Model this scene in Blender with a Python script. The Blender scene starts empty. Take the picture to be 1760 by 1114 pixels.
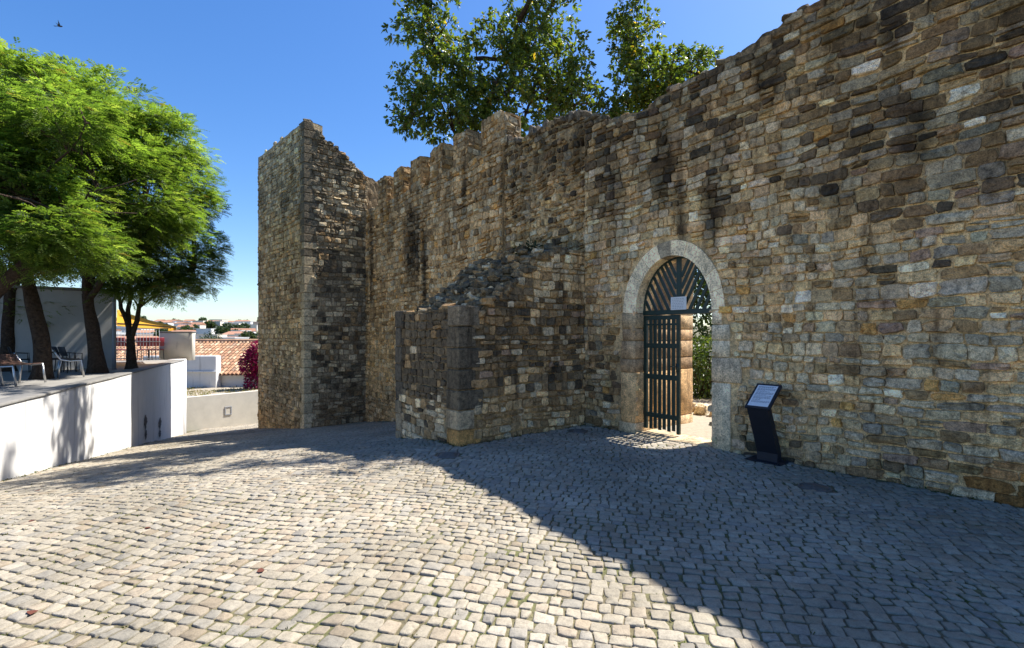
import bpy, math, random
import numpy as np
from mathutils import Vector

S = bpy.context.scene
COL = S.collection
RNG = np.random.default_rng(7)
random.seed(7)
def R(d): return math.radians(d)

# ------------------------------------------------------------------ frame of the castle wall
A0 = np.array([2.87, 6.97]); U = np.array([-0.627, 0.779]); U /= np.linalg.norm(U)
N = np.array([-U[1], U[0]]); N = N if N[1] < 0 else -N
def W(s, w): return A0 + s*U + w*N
def W3(s, w, z): p = W(s, w); return np.array([p[0], p[1], z])
def sw(x, y):
    dx = x - A0[0]; dy = y - A0[1]
    return dx*U[0] + dy*U[1], dx*N[0] + dy*N[1]

# ------------------------------------------------------------------ noise
def _h(ix, iy, iz, seed):
    n = (ix.astype(np.int64)*374761393 + iy.astype(np.int64)*668265263 + iz.astype(np.int64)*2147483647 + seed*974634777) & 0xFFFFFFFF
    n = ((n ^ (n >> 13))*1274126177) & 0xFFFFFFFF
    n = ((n ^ (n >> 16))*2246822519) & 0xFFFFFFFF
    n = n ^ (n >> 15)
    return (n & 0xFFFFFF)/float(0xFFFFFF)
def vn(x, y, z=0.0, seed=0):
    x, y, z = np.broadcast_arrays(np.asarray(x, float), np.asarray(y, float), np.asarray(z, float))
    ix, iy, iz = np.floor(x), np.floor(y), np.floor(z)
    fx, fy, fz = x-ix, y-iy, z-iz
    fx = fx*fx*(3-2*fx); fy = fy*fy*(3-2*fy); fz = fz*fz*(3-2*fz)
    r = 0
    for a in (0, 1):
        for b in (0, 1):
            for c in (0, 1):
                r = r + _h(ix+a, iy+b, iz+c, seed)*(fx if a else 1-fx)*(fy if b else 1-fy)*(fz if c else 1-fz)
    return r*2-1
def fbm(x, y, z=0.0, seed=0, o=4):
    r = 0; a = 1; t = 0
    for i in range(o):
        f = 2.0**i
        r = r + a*vn(np.asarray(x)*f, np.asarray(y)*f, np.asarray(z)*f, seed+i*17); t += a; a *= .5
    return r/t
def sst(a, b, x): t = np.clip((np.asarray(x, float)-a)/(b-a), 0, 1); return t*t*(3-2*t)
def gau(x, y, cx, cy, sx, sy): return np.exp(-((x-cx)/sx)**2-((y-cy)/sy)**2)

# ------------------------------------------------------------------ terrain height
def H(x, y):
    x = np.asarray(x, float); y = np.asarray(y, float)
    s, w = sw(x, y)
    t = s-2.8
    g = -.138*(np.sqrt(t*t+.5)+t)/2
    far = np.hypot(x, y)
    g = np.maximum(g, -7.0)
    g = np.where(w < -1.0, g*(1-sst(-1.0, -3.0, w)*(1-sst(28, 40, far))), g)
    hill = -7 + 17.5*sst(120, 560, y) + 3*fbm(x/90, y/90, 0, 5)*sst(150, 300, y)
    k = sst(60, 150, y)
    g = g*(1-k) + hill*k
    return g + (.022*fbm(x*.7, y*.7, 0, 3, 2)+.006*vn(x*2.6, y*2.6, 0, 6))*(far < 40)

# ------------------------------------------------------------------ mesh builder
class MB:
    def __init__(s): s.v = []; s.f = []; s.c = []; s.m = []; s.n = 0
    def add(s, v, faces, col=None, mi=0):
        """faces: list of int arrays (k, nverts)"""
        v = np.asarray(v, float).reshape(-1, 3)
        s.v.append(v)
        if col is None: col = np.ones((len(v), 3))*.5
        col = np.asarray(col, float)
        if col.ndim == 1: col = np.tile(col, (len(v), 1))
        s.c.append(col)
        for f in faces:
            f = np.asarray(f, int)
            if f.size == 0: continue
            if f.ndim == 1: f = f[None]
            s.f.append(f+s.n); s.m.append(mi)
        s.n += len(v)
    def merge(s, o):
        for v, c in zip(o.v, o.c): s.v.append(v); s.c.append(c)
        for f, m in zip(o.f, o.m): s.f.append(f+s.n); s.m.append(m)
        s.n += o.n
    def build(s, name, mats, parent=None, loc=None, smooth=True):
        me = bpy.data.meshes.new(name)
        if s.n:
            v = np.concatenate(s.v); c = np.concatenate(s.c)
        else:
            v = np.zeros((0, 3)); c = np.zeros((0, 3))
        if parent is not None:
            o0 = np.zeros(3); p = parent
            while p is not None: o0 = o0+np.array(p.location); p = p.parent
        else:
            o0 = np.zeros(3) if loc is None else np.asarray(loc, float)
        if parent is not None and loc is not None:
            loc = np.asarray(loc, float); sub = loc
        else: sub = o0
        v = v-sub
        lt = [np.full(len(f), f.shape[1]) for f in s.f]
        li = [f.ravel() for f in s.f]
        mi = [np.full(len(f), m) for f, m in zip(s.f, s.m)]
        lt = np.concatenate(lt); li = np.concatenate(li); mi = np.concatenate(mi)
        me.vertices.add(len(v)); me.vertices.foreach_set('co', v.ravel().astype(np.float32))
        me.loops.add(len(li)); me.loops.foreach_set('vertex_index', li.astype(np.int32))
        me.polygons.add(len(lt))
        st = np.concatenate([[0], np.cumsum(lt)[:-1]])
        me.polygons.foreach_set('loop_start', st.astype(np.int32))
        me.polygons.foreach_set('loop_total', lt.astype(np.int32))
        me.polygons.foreach_set('material_index', mi.astype(np.int32))
        if not isinstance(mats, (list, tuple)): mats = [mats]
        for m in mats: me.materials.append(m)
        at = me.color_attributes.new('Col', 'FLOAT_COLOR', 'POINT')
        at.data.foreach_set('color', np.concatenate([c, np.ones((len(c), 1))], 1).ravel().astype(np.float32))
        me.update(calc_edges=True); me.validate()
        me.polygons.foreach_set('use_smooth', np.full(len(me.polygons), bool(smooth)))
        ob = bpy.data.objects.new(name, me); COL.objects.link(ob)
        if parent is not None:
            ob.parent = parent
            if loc is not None: ob.location = loc-o0
        else: ob.location = o0
        return ob

def tag(o, label=None, cat=None, group=None, kind=None):
    if label: o['label'] = label
    if cat: o['category'] = cat
    if group: o['group'] = group
    if kind: o['kind'] = kind
    return o
def empty(name, loc, label=None, cat=None, group=None):
    o = bpy.data.objects.new(name, None); COL.objects.link(o); o.location = [float(q) for q in loc]
    o.empty_display_size = .2
    return tag(o, label, cat, group)
def copy_tree(o, loc=None, rz=None, parent=None, label=None):
    c = o.copy(); COL.objects.link(c)
    if parent is not None: c.parent = parent
    if loc is not None: c.location = [float(q) for q in loc]
    if rz is not None: c.rotation_euler = (0, 0, rz)
    if label: c['label'] = label
    for ch in list(o.children): copy_tree(ch, parent=c)
    return c

# ------------------------------------------------------------------ primitives
def nrm(v): v = np.asarray(v, float); return v/max(np.linalg.norm(v), 1e-9)
def tube(mb, pts, rad, k=10, col=(.5,.5,.5), cap=True, rough=0.0, mi=0):
    pts = np.asarray(pts, float); n = len(pts)
    rad = np.full(n, rad) if np.isscalar(rad) else np.asarray(rad, float)
    vs = []; ref = None
    for i in range(n):
        t = nrm(pts[min(i+1, n-1)]-pts[max(i-1, 0)])
        if ref is None:
            ref = np.cross(t, [0, 0, 1]) if abs(t[2]) < .9 else np.cross(t, [0, 1, 0])
        ref = nrm(ref-t*np.dot(ref, t)); b = np.cross(t, ref)
        th = np.arange(k)*2*math.pi/k
        r = rad[i]*(1+(rough*vn(np.cos(th)*1.3+pts[i, 0]*2, np.sin(th)*1.3+pts[i, 1]*2, pts[i, 2]*2.2, 9) if rough else 0))
        vs.append(pts[i]+np.outer(np.cos(th)*r, ref)+np.outer(np.sin(th)*r, b))
    v = np.concatenate(vs)
    j = np.arange(k); q = []
    for i in range(n-1):
        q.append(np.stack([i*k+j, i*k+(j+1) % k, (i+1)*k+(j+1) % k, (i+1)*k+j], 1))
    fs = [np.concatenate(q)]
    if cap: fs += [j[::-1][None], ((n-1)*k+j)[None]]
    mb.add(v, fs, col, mi)
BOXF = np.array([[0,3,2,1],[4,5,6,7],[0,1,5,4],[1,2,6,5],[2,3,7,6],[3,0,4,7]])
def hexa(mb, c8, bev=.01, col=(.5,.5,.5), mi=0):
    """bevelled block from 8 corners: 4 bottom ccw, 4 top ccw"""
    c8 = np.asarray(c8, float)
    V = []; idx = {}
    for fi, f in enumerate(BOXF):
        for k in range(4):
            p = c8[f[k]]; a = c8[f[k-1]]; b = c8[f[(k+1) % 4]]
            q = p+nrm(a-p)*min(bev, .45*np.linalg.norm(a-p))+nrm(b-p)*min(bev, .45*np.linalg.norm(b-p))
            idx[(fi, f[k])] = len(V); V.append(q)
    quads = [[idx[(fi, c)] for c in f] for fi, f in enumerate(BOXF)]
    ed = {}
    for fi, f in enumerate(BOXF):
        for k in range(4): ed[(f[k], f[(k+1) % 4])] = fi
    for (a, b), fi in ed.items():
        if a < b:
            fj = ed[(b, a)]
            quads.append([idx[(fi, b)], idx[(fi, a)], idx[(fj, a)], idx[(fj, b)]])
    tris = []
    cen = c8.mean(0)
    for c in range(8):
        t = [idx[(fi, c)] for fi, f in enumerate(BOXF) if c in f]
        p = [V[i] for i in t]
        if np.dot(np.cross(p[1]-p[0], p[2]-p[0]), p[0]-cen) < 0: t = t[::-1]
        tris.append(t)
    mb.add(V, [np.array(quads), np.array(tris)], col, mi)
def box(mb, o, ex, ey, ez, bev=.006, col=(.5,.5,.5), mi=0):
    """box from corner o with edge vectors"""
    o = np.asarray(o, float); ex = np.asarray(ex, float); ey = np.asarray(ey, float); ez = np.asarray(ez, float)
    if np.dot(np.cross(ex, ey), ez) < 0: ex, ey = ey, ex
    hexa(mb, [o, o+ex, o+ex+ey, o+ey, o+ez, o+ex+ez, o+ex+ey+ez, o+ey+ez], bev, col, mi)
def cbox(mb, c, d, rz=0., bev=.006, col=(.5,.5,.5), mi=0):
    ca, sa = math.cos(rz), math.sin(rz); c = np.asarray(c, float)
    ex = np.array([ca, sa, 0])*d[0]; ey = np.array([-sa, ca, 0])*d[1]; ez = np.array([0, 0, d[2]])
    box(mb, c-ex/2-ey/2-ez/2, ex, ey, ez, bev, col, mi)
def ico(sub):
    t = (1+5**.5)/2
    v = [(-1,t,0),(1,t,0),(-1,-t,0),(1,-t,0),(0,-1,t),(0,1,t),(0,-1,-t),(0,1,-t),(t,0,-1),(t,0,1),(-t,0,-1),(-t,0,1)]
    f = [(0,11,5),(0,5,1),(0,1,7),(0,7,10),(0,10,11),(1,5,9),(5,11,4),(11,10,2),(10,7,6),(7,1,8),(3,9,4),(3,4,2),(3,2,6),(3,6,8),(3,8,9),(4,9,5),(2,4,11),(6,2,10),(8,6,7),(9,8,1)]
    v = [nrm(p) for p in v]
    for _ in range(sub):
        c = {}; nf = []
        def mid(a, b):
            k = (min(a, b), max(a, b))
            if k not in c: c[k] = len(v); v.append(nrm(v[a]+v[b]))
            return c[k]
        for a, b, d in f:
            x, y, z = mid(a, b), mid(b, d), mid(d, a)
            nf += [(a,x,z),(b,y,x),(d,z,y),(x,y,z)]
        f = nf
    return np.array(v), np.array(f)
ICO1 = ico(1); ICO2 = ico(2)
def lumps(mb, cen, size, cols, seed=0, mi=0, base=ICO1, boxy=.75):
    """irregular rubble stones"""
    rg = np.random.default_rng(seed); V0, F0 = base
    B = np.sign(V0)*np.abs(V0)**boxy
    for c, s, col in zip(cen, size, cols):
        a = rg.uniform(0, 6.28, 3)
        ca, sa = np.cos(a), np.sin(a)
        Rz = np.array([[ca[0], -sa[0], 0], [sa[0], ca[0], 0], [0, 0, 1]])
        t = (a[1]-3.14)*.12
        Rx = np.array([[1, 0, 0], [0, math.cos(t), -math.sin(t)], [0, math.sin(t), math.cos(t)]])
        v = B*np.asarray(s)*(1+rg.normal(0, .13, (len(B), 1)))
        mb.add(v @ Rx.T @ Rz.T+np.asarray(c), [F0], col, mi)

# ------------------------------------------------------------------ materials
def mat(name): 
    m = bpy.data.materials.new(name); m.use_nodes = True
    nt = m.node_tree; return m, nt, nt.nodes['Principled BSDF'], nt.nodes['Material Output']
def ramp(nt, fac, stops):
    r = nt.nodes.new('ShaderNodeValToRGB'); e = r.color_ramp.elements
    e[0].position, e[0].color = stops[0][0], (*stops[0][1], 1)
    e[1].position, e[1].color = stops[-1][0], (*stops[-1][1], 1)
    for p, c in stops[1:-1]:
        q = e.new(p); q.color = (*c, 1)
    nt.links.new(fac, r.inputs[0]); return r.outputs[0]
def noise(nt, scale, detail=6, rough=.6, co=None, dist=0.):
    n = nt.nodes.new('ShaderNodeTexNoise'); n.inputs['Scale'].default_value = scale
    n.inputs['Detail'].default_value = detail; n.inputs['Roughness'].default_value = rough; n.inputs['Distortion'].default_value = dist
    if co is not None: nt.links.new(co, n.inputs['Vector'])
    return n.outputs['Fac']
def coords(nt, scale=None):
    t = nt.nodes.new('ShaderNodeTexCoord'); o = t.outputs['Object']
    if scale is not None:
        m = nt.nodes.new('ShaderNodeMapping'); m.inputs['Scale'].default_value = scale; nt.links.new(o, m.inputs['Vector']); o = m.outputs[0]
    return o
def mixc(nt, fac, a, b, mode='MIX'):
    m = nt.nodes.new('ShaderNodeMix'); m.data_type = 'RGBA'; m.blend_type = mode
    for sock, val in ((m.inputs[0], fac), (m.inputs[6], a), (m.inputs[7], b)):
        if isinstance(val, (int, float)): sock.default_value = val
        elif isinstance(val, tuple): sock.default_value = (*val, 1)
        else: nt.links.new(val, sock)
    return m.outputs[2]
def bump(nt, bsdf, h, strength, dist, normal=None):
    b = nt.nodes.new('ShaderNodeBump'); b.inputs['Strength'].default_value = strength; b.inputs['Distance'].default_value = dist
    nt.links.new(h, b.inputs['Height'])
    if normal is not None: nt.links.new(normal, b.inputs['Normal'])
    nt.links.new(b.outputs[0], bsdf.inputs['Normal']); return b.outputs[0]
def attr(nt):
    a = nt.nodes.new('ShaderNodeVertexColor'); a.layer_name = 'Col'; return a.outputs['Color']

def masonry_mat(name, s1=17, lo=.46, hi=1.42, bs=.9, bd=.02):
    m, nt, b, o = mat(name)
    co = coords(nt)
    n1 = noise(nt, s1, 8, .68, co, .3)
    n2 = noise(nt, s1*5, 5, .7, co)
    n3 = noise(nt, 2.2, 5, .6, co)
    c = mixc(nt, 1.0, attr(nt), ramp(nt, n1, [(.34, (lo,)*3), (.5, (1,)*3), (.66, (hi, hi*.98, hi*.94))]), 'MULTIPLY')
    c = mixc(nt, 1.0, c, ramp(nt, n2, [(.34, (.5,)*3), (.6, (1.25,)*3)]), 'MULTIPLY')
    c = mixc(nt, 1.0, c, ramp(nt, n3, [(.3, (.74, .72, .68)), (.68, (1.18, 1.15, 1.08))]), 'MULTIPLY')
    st = noise(nt, 1.0, 6, .7, coords(nt, (5.5, 5.5, .55)))
    c = mixc(nt, 1.0, c, ramp(nt, st, [(.36, (1.12, 1.1, 1.06)), (.54, (1, 1, 1)), (.70, (.42, .38, .34))]), 'MULTIPLY')
    vo = nt.nodes.new('ShaderNodeTexVoronoi'); vo.inputs['Scale'].default_value = s1*2.6; nt.links.new(co, vo.inputs['Vector'])
    c = mixc(nt, 1.0, c, ramp(nt, vo.outputs['Distance'], [(.05, (.55, .52, .5)), (.3, (1.05,)*3)]), 'MULTIPLY')
    c = mixc(nt, 1.0, c, (1.66, 1.52, 1.28), 'MULTIPLY')
    nt.links.new(c, b.inputs['Base Color'])
    b.inputs['Roughness'].default_value = .92; b.inputs['Specular IOR Level'].default_value = .25
    k = bump(nt, b, n1, bs, bd)
    bump(nt, b, n2, bs*.8, bd*.3, k)
    return m
M = {}
M['stone'] = masonry_mat('wall_stone')
M['ashlar'] = masonry_mat('dressed_stone', 9, .6, 1.3, .6, .012)

def paving_mat():
    m, nt, b, o = mat('cobble_stone')
    co = coords(nt)
    n1 = noise(nt, 30, 6, .65, co); n2 = noise(nt, 130, 4, .6, co); n3 = noise(nt, .6, 4, .55, co)
    c = mixc(nt, 1.0, attr(nt), ramp(nt, n1, [(.28, (.68, .67, .66)), (.5, (1,)*3), (.75, (1.16, 1.15, 1.13))]), 'MULTIPLY')
    c = mixc(nt, 1.0, c, ramp(nt, n2, [(.3, (.82,)*3), (.65, (1.1,)*3)]), 'MULTIPLY')
    c = mixc(nt, 1.0, c, ramp(nt, n3, [(.34, (.74, .73, .69)), (.62, (1.1, 1.08, 1.05))]), 'MULTIPLY')
    nt.links.new(c, b.inputs['Base Color']); b.inputs['Roughness'].default_value = .72
    b.inputs['Specular IOR Level'].default_value = .35
    k = bump(nt, b, n1, .6, .008); bump(nt, b, n2, .5, .002, k)
    return m
M['cobble'] = paving_mat()

def ground_mat():
    m, nt, b, o = mat('soil_and_moss')
    co = coords(nt)
    n1 = noise(nt, 1.3, 5, .6, co); n2 = noise(nt, 40, 5, .7, co); nf = noise(nt, .02, 5, .6, co)
    c = ramp(nt, n1, [(.3, (.10, .08, .05)), (.48, (.14, .12, .065)), (.6, (.10, .105, .035)), (.75, (.16, .135, .085))])
    c = mixc(nt, 1.0, c, ramp(nt, n2, [(.3, (.5,)*3), (.7, (1.5,)*3)]), 'MULTIPLY')
    nt.links.new(c, b.inputs['Base Color']); b.inputs['Roughness'].default_value = .95
    bump(nt, b, n2, .8, .01)
    return m
M['ground'] = ground_mat()

def plain(name, col, rough=.6, metal=0., var=.25, scale=8., bs=.2, bd=.004, spec=.5, streak=None):
    m, nt, b, o = mat(name)
    co = coords(nt); n = noise(nt, scale, 7, .65, co)
    lo = tuple(q*(1-var) for q in col); hi = tuple(min(1, q*(1+var*.6)) for q in col)
    c = ramp(nt, n, [(.28, lo), (.52, col), (.75, hi)])
    if streak:
        st = noise(nt, 1.0, 5, .65, coords(nt, (streak[0], streak[0], streak[1])))
        c = mixc(nt, ramp(nt, st, [(streak[2], (0,)*3), (streak[2]+.12, (1,)*3)]), c, streak[3])
    nt.links.new(c, b.inputs['Base Color'])
    b.inputs['Roughness'].default_value = rough; b.inputs['Metallic'].default_value = metal; b.inputs['Specular IOR Level'].default_value = spec
    if bs: bump(nt, b, n, bs, bd)
    return m
def vcol(name, rough=.6, metal=0., spec=.4, scale=20., lo=.75, hi=1.2, bs=.3, bd=.005):
    m, nt, b, o = mat(name)
    n = noise(nt, scale, 6, .65, coords(nt))
    c = mixc(nt, 1.0, attr(nt), ramp(nt, n, [(.3, (lo,)*3), (.7, (hi,)*3)]), 'MULTIPLY')
    nt.links.new(c, b.inputs['Base Color']); b.inputs['Roughness'].default_value = rough; b.inputs['Metallic'].default_value = metal
    b.inputs['Specular IOR Level'].default_value = spec
    bump(nt, b, n, bs, bd); return m
def leaf_mat(name, trans, rough=.45, spec=.4, tmul=(1.6, 1.7, .7)):
    m, nt, b, o = mat(name)
    c = attr(nt)
    nt.links.new(c, b.inputs['Base Color']); b.inputs['Roughness'].default_value = rough; b.inputs['Specular IOR Level'].default_value = spec
    t = nt.nodes.new('ShaderNodeBsdfTranslucent'); nt.links.new(mixc(nt, 1.0, c, tmul, 'MULTIPLY'), t.inputs['Color'])
    mx = nt.nodes.new('ShaderNodeMixShader'); mx.inputs[0].default_value = trans
    nt.links.new(b.outputs[0], mx.inputs[1]); nt.links.new(t.outputs[0], mx.inputs[2]); nt.links.new(mx.outputs[0], o.inputs['Surface'])
    return m
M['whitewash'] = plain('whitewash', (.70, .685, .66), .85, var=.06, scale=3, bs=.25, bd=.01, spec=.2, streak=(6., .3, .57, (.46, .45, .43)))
M['coping'] = plain('weathered_coping', (.2, .19, .175), .9, var=.35, scale=5, bs=.5, bd=.01)
M['concrete'] = plain('limewashed_concrete', (.56, .52, .44), .9, var=.12, scale=2.5, bs=.3, bd=.01, streak=(2.2, .5, .66, (.33, .31, .28)))
M['terrace'] = plain('terrace_paving', (.26, .245, .22), .85, var=.25, scale=3, bs=.4, bd=.01)
M['sand'] = plain('pale_gravel', (.34, .29, .215), .95, var=.25, scale=14, bs=.8, bd=.015)
M['green_iron'] = plain('green_painted_iron', (.006, .028, .023), .4, var=.35, scale=25, bs=.25, bd=.002)
M['black_steel'] = plain('dark_painted_steel', (.010, .012, .02), .6, var=.3, scale=12, bs=.1, bd=.001)
M['steel'] = plain('brushed_steel', (.55, .55, .55), .35, metal=.9, var=.15, scale=30, bs=.1, bd=.001)
M['grey_paint'] = plain('grey_paint', (.28, .29, .31), .5, var=.15, scale=10, bs=.1, bd=.001)
M['sign_white'] = plain('printed_white_sheet', (.72, .74, .76), .35, var=.05, scale=20, bs=.05, bd=.001)
M['ink'] = plain('printed_ink', (.16, .18, .23), .6, var=.2, scale=40, bs=0)
M['pale_ink'] = plain('faded_ink', (.36, .37, .40), .6, var=.2, scale=40, bs=0)
M['brown_slat'] = plain('brown_slats', (.10, .05, .035), .5, var=.4, scale=14, bs=.3, bd=.003)
M['dark_plastic'] = plain('dark_woven_seat', (.022, .022, .025), .55, var=.3, scale=20, bs=.2, bd=.002)
M['red_plastic'] = plain('red_plastic', (.22, .02, .035), .45, var=.2, scale=10, bs=.05, bd=.001)
M['iron'] = plain('worn_cast_iron', (.14, .13, .118), .6, metal=.4, var=.4, scale=22, bs=.6, bd=.004)
M['bark'] = vcol('bark', .95, spec=.15, scale=16, lo=.45, hi=1.5, bs=1., bd=.05)
M['tile'] = vcol('clay_tile', .9, spec=.2, scale=4, lo=.7, hi=1.25, bs=.3, bd=.01)
M['house'] = vcol('painted_render', .9, spec=.2, scale=1.5, lo=.9, hi=1.08, bs=.1, bd=.01)
M['frond'] = leaf_mat('feathery_leaf', .55, .5, .3, (1.75, 1.9, .6))
M['fig'] = leaf_mat('glossy_leaf', .48, .36, .4, (1.7, 1.8, .5))
M['hedge'] = leaf_mat('shrub_leaf', .35, .5, .4, (1.5, 1.6, .6))
M['petal'] = leaf_mat('magenta_bract', .3, .6, .2, (1.3, 1., 1.1))
M['grass'] = leaf_mat('grass_blade', .35, .6, .2, (1.4, 1.5, .7))
M['bird'] = plain('dark_feathers', (.03, .03, .04), .7, var=.2, scale=20, bs=0)
def awning_mat():
    m, nt, b, o = mat('yellow_canvas')
    b.inputs['Base Color'].default_value = (.62, .33, .05, 1); b.inputs['Roughness'].default_value = .85
    t = nt.nodes.new('ShaderNodeBsdfTranslucent'); t.inputs['Color'].default_value = (.8, .42, .06, 1)
    mx = nt.nodes.new('ShaderNodeMixShader'); mx.inputs[0].default_value = .55
    nt.links.new(b.outputs[0], mx.inputs[1]); nt.links.new(t.outputs[0], mx.inputs[2]); nt.links.new(mx.outputs[0], o.inputs['Surface'])
    return m
M['awning'] = awning_mat()
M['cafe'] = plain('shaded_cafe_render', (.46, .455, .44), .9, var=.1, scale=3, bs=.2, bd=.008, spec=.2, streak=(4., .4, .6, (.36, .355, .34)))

# ------------------------------------------------------------------ masonry
TAN = (.46, .345, .215); GREY = (.39, .345, .275); BROWN = (.23, .165, .10); DARK = (.075, .064, .052)
WHITE = (.56, .51, .43); OCHRE = (.44, .27, .11); BLUE = (.25, .235, .205); PURP = (.28, .21, .17); PALE = (.50, .43, .32)
def pick(rg, n, items):
    c = np.array([i[0] for i in items]); p = np.array([i[1] for i in items], float); p /= p.sum()
    return c[rg.choice(len(items), n, p=p)]

class Face:
    def __init__(s, o, ua, nb): s.o = np.asarray(o, float); s.u = np.asarray(ua, float); s.n = np.asarray(nb, float)
    def P(s, a, b, h):
        a = np.asarray(a, float); b = np.asarray(b, float); h = np.asarray(h, float)
        a, b, h = np.broadcast_arrays(a, b, h)
        return np.stack([s.o[0]+a*s.u[0]+h*s.n[0], s.o[1]+a*s.u[1]+h*s.n[1], b], -1)

def outline(rg, n, npt, ch=(.08, .4), irr=.05):
    """rough four sided outlines with knocked off corners: 12 points round the unit square"""
    c = rg.uniform(ch[0], ch[1], (n, 4, 2))
    sg = [(1, 1), (-1, 1), (-1, -1), (1, -1)]
    P, Q = [], []
    for k, (a, b) in enumerate(sg):
        ca, cb = c[:, k, 0], c[:, k, 1]
        A = (a*np.ones(n), b*(1-cb)); B = (a*(1-ca), b*np.ones(n)); m = rg.uniform(-.3, .3, n)
        pts = [A, B] if a*b > 0 else [B, A]
        mid = (m, b*np.ones(n)) if k in (0, 2) else (a*np.ones(n), m)
        for x, y in pts+[mid]: P.append(x); Q.append(y)
    P = np.stack(P, 1); Q = np.stack(Q, 1)
    j = np.minimum(1+rg.normal(0, irr, P.shape), 1.06)
    return P*j, Q*j

def stones(mb, F, a0, a1, b0, b1, top, bot, colfn, rowh=.14, sw_=.22, gap=.016, bulge=.022, seed=0, skip=None, npt=10, wob=.025, boxy=(.42, .75), irr=.07, varrow=(.65, 1.4), sizefn=None, vst=None):
    rg = np.random.default_rng(seed)
    cells = []
    b = b0; k = 0
    flip = (F.u[0]*F.n[1]-F.u[1]*F.n[0]) > 0
    while b < b1:
        h = rowh*rg.uniform(*varrow)
        a = a0-rg.uniform(0, sw_)
        while a < a1:
            f = 1.0 if sizefn is None else sizefn(a, b)
            w = sw_*f*(rg.uniform(.6, 1.3) if rg.random() < .87 else rg.uniform(1.3, 1.8))
            if rg.random() < .08 and h > rowh*.85:
                m = rg.uniform(.4, .6)
                cells.append((a, a+w, b, b+h*m, k)); cells.append((a, a+w, b+h*m, b+h, k))
            else: cells.append((a, a+w, b, b+h, k))
            a += w
        b += h; k += 1
    c = np.array(cells)
    lo, hi = c[:, 0], c[:, 1]
    lo2 = np.maximum(lo, a0); hi2 = np.minimum(hi, a1)
    ok = hi2-lo2 > .035
    c = c[ok]; lo = lo2[ok]; hi = hi2[ok]
    def wb(a, b): return wob*vn(a*2.1, b*2.3, seed*.37, seed)+wob*1.6*vn(a*.55, b*.8, 1.5, seed+3)
    g = gap*rg.uniform(.5, 1.7, len(c))
    j = lambda s=.75: rg.uniform(-1, 1, len(c))*g*s
    cx = np.stack([lo+g/2+j(), hi-g/2+j(), hi-g/2+j(), lo+g/2+j()], 1)
    cy = np.stack([c[:, 2]+wb(lo, c[:, 2])+g/2+j(), c[:, 2]+wb(hi, c[:, 2])+g/2+j(), c[:, 3]+wb(hi, c[:, 3])-g/2+j(), c[:, 3]+wb(lo, c[:, 3])-g/2+j()], 1)
    ca = cx.mean(1); cb = cy.mean(1)
    ok = (cb < top(ca)-.03) & (cb > bot(ca)-.08)
    if skip is not None: ok &= ~skip(ca, cb, (hi-lo)/2, (c[:, 3]-c[:, 2])/2)
    cx, cy, ca, cb = cx[ok], cy[ok], ca[ok], cb[ok]; n = len(ca)
    npt = 12; p, q = outline(rg, n, npt, (boxy[0]*.2, boxy[1]*.62), irr*.8)
    def bil(p, q, f):
        P = (p*f+1)/2; Q = (q*f+1)/2
        w0, w1, w2, w3 = (1-P)*(1-Q), P*(1-Q), P*Q, (1-P)*Q
        return (w0*cx[:, :1]+w1*cx[:, 1:2]+w2*cx[:, 2:3]+w3*cx[:, 3:4], w0*cy[:, :1]+w1*cy[:, 1:2]+w2*cy[:, 2:3]+w3*cy[:, 3:4])
    hh = bulge*rg.uniform(.35, 1.5, (n, 1))
    ta = rg.normal(0, .35, (n, 1)); tb = rg.normal(0, .35, (n, 1))
    rings = []
    for f, k1 in ((1.0, None), (.985, .6), (.84, .95)):
        a, b = bil(p, q, f)
        if k1 is None: h = np.full((n, npt), -.03)
        else: h = hh*k1*(1+(p*ta+q*tb)*(k1 > .6)*.5)+rg.normal(0, .2, (n, npt))*hh
        rings.append(F.P(a, b, h))
    a, b = bil(p*0, q*0, 1)
    cen = F.P(a[:, :1], b[:, :1], hh*(1.0+rg.normal(0, .3, (n, 1))))
    V = np.concatenate(rings+[cen], 1)                     # n, 3*npt+1, 3
    nv = 3*npt+1
    jx = np.arange(npt); jn = (jx+1) % npt
    qd = np.concatenate([np.stack([r*npt+jx, r*npt+jn, (r+1)*npt+jn, (r+1)*npt+jx], 1) for r in (0, 1)])
    tr = np.stack([2*npt+jx, 2*npt+jn, np.full(npt, 3*npt)], 1)
    if not flip: qd = qd[:, ::-1]; tr = tr[:, ::-1]
    off = (np.arange(n)*nv)[:, None, None]
    col = colfn(ca, cb, rg, n)
    C = np.repeat(col[:, None, :], nv, 1)
    if vst is not None:
        va = (V[..., 0]-F.o[0])*F.u[0]+(V[..., 1]-F.o[1])*F.u[1]
        C = C*(1-(.8*np.clip(vst(va, V[..., 2]), 0, 1)*rg.uniform(.55, 1.15, (n, 1)))[..., None])
    mb.add(V.reshape(-1, 3), [(qd[None]+off).reshape(-1, 4), (tr[None]+off).reshape(-1, 3)], C.reshape(-1, 3))

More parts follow.
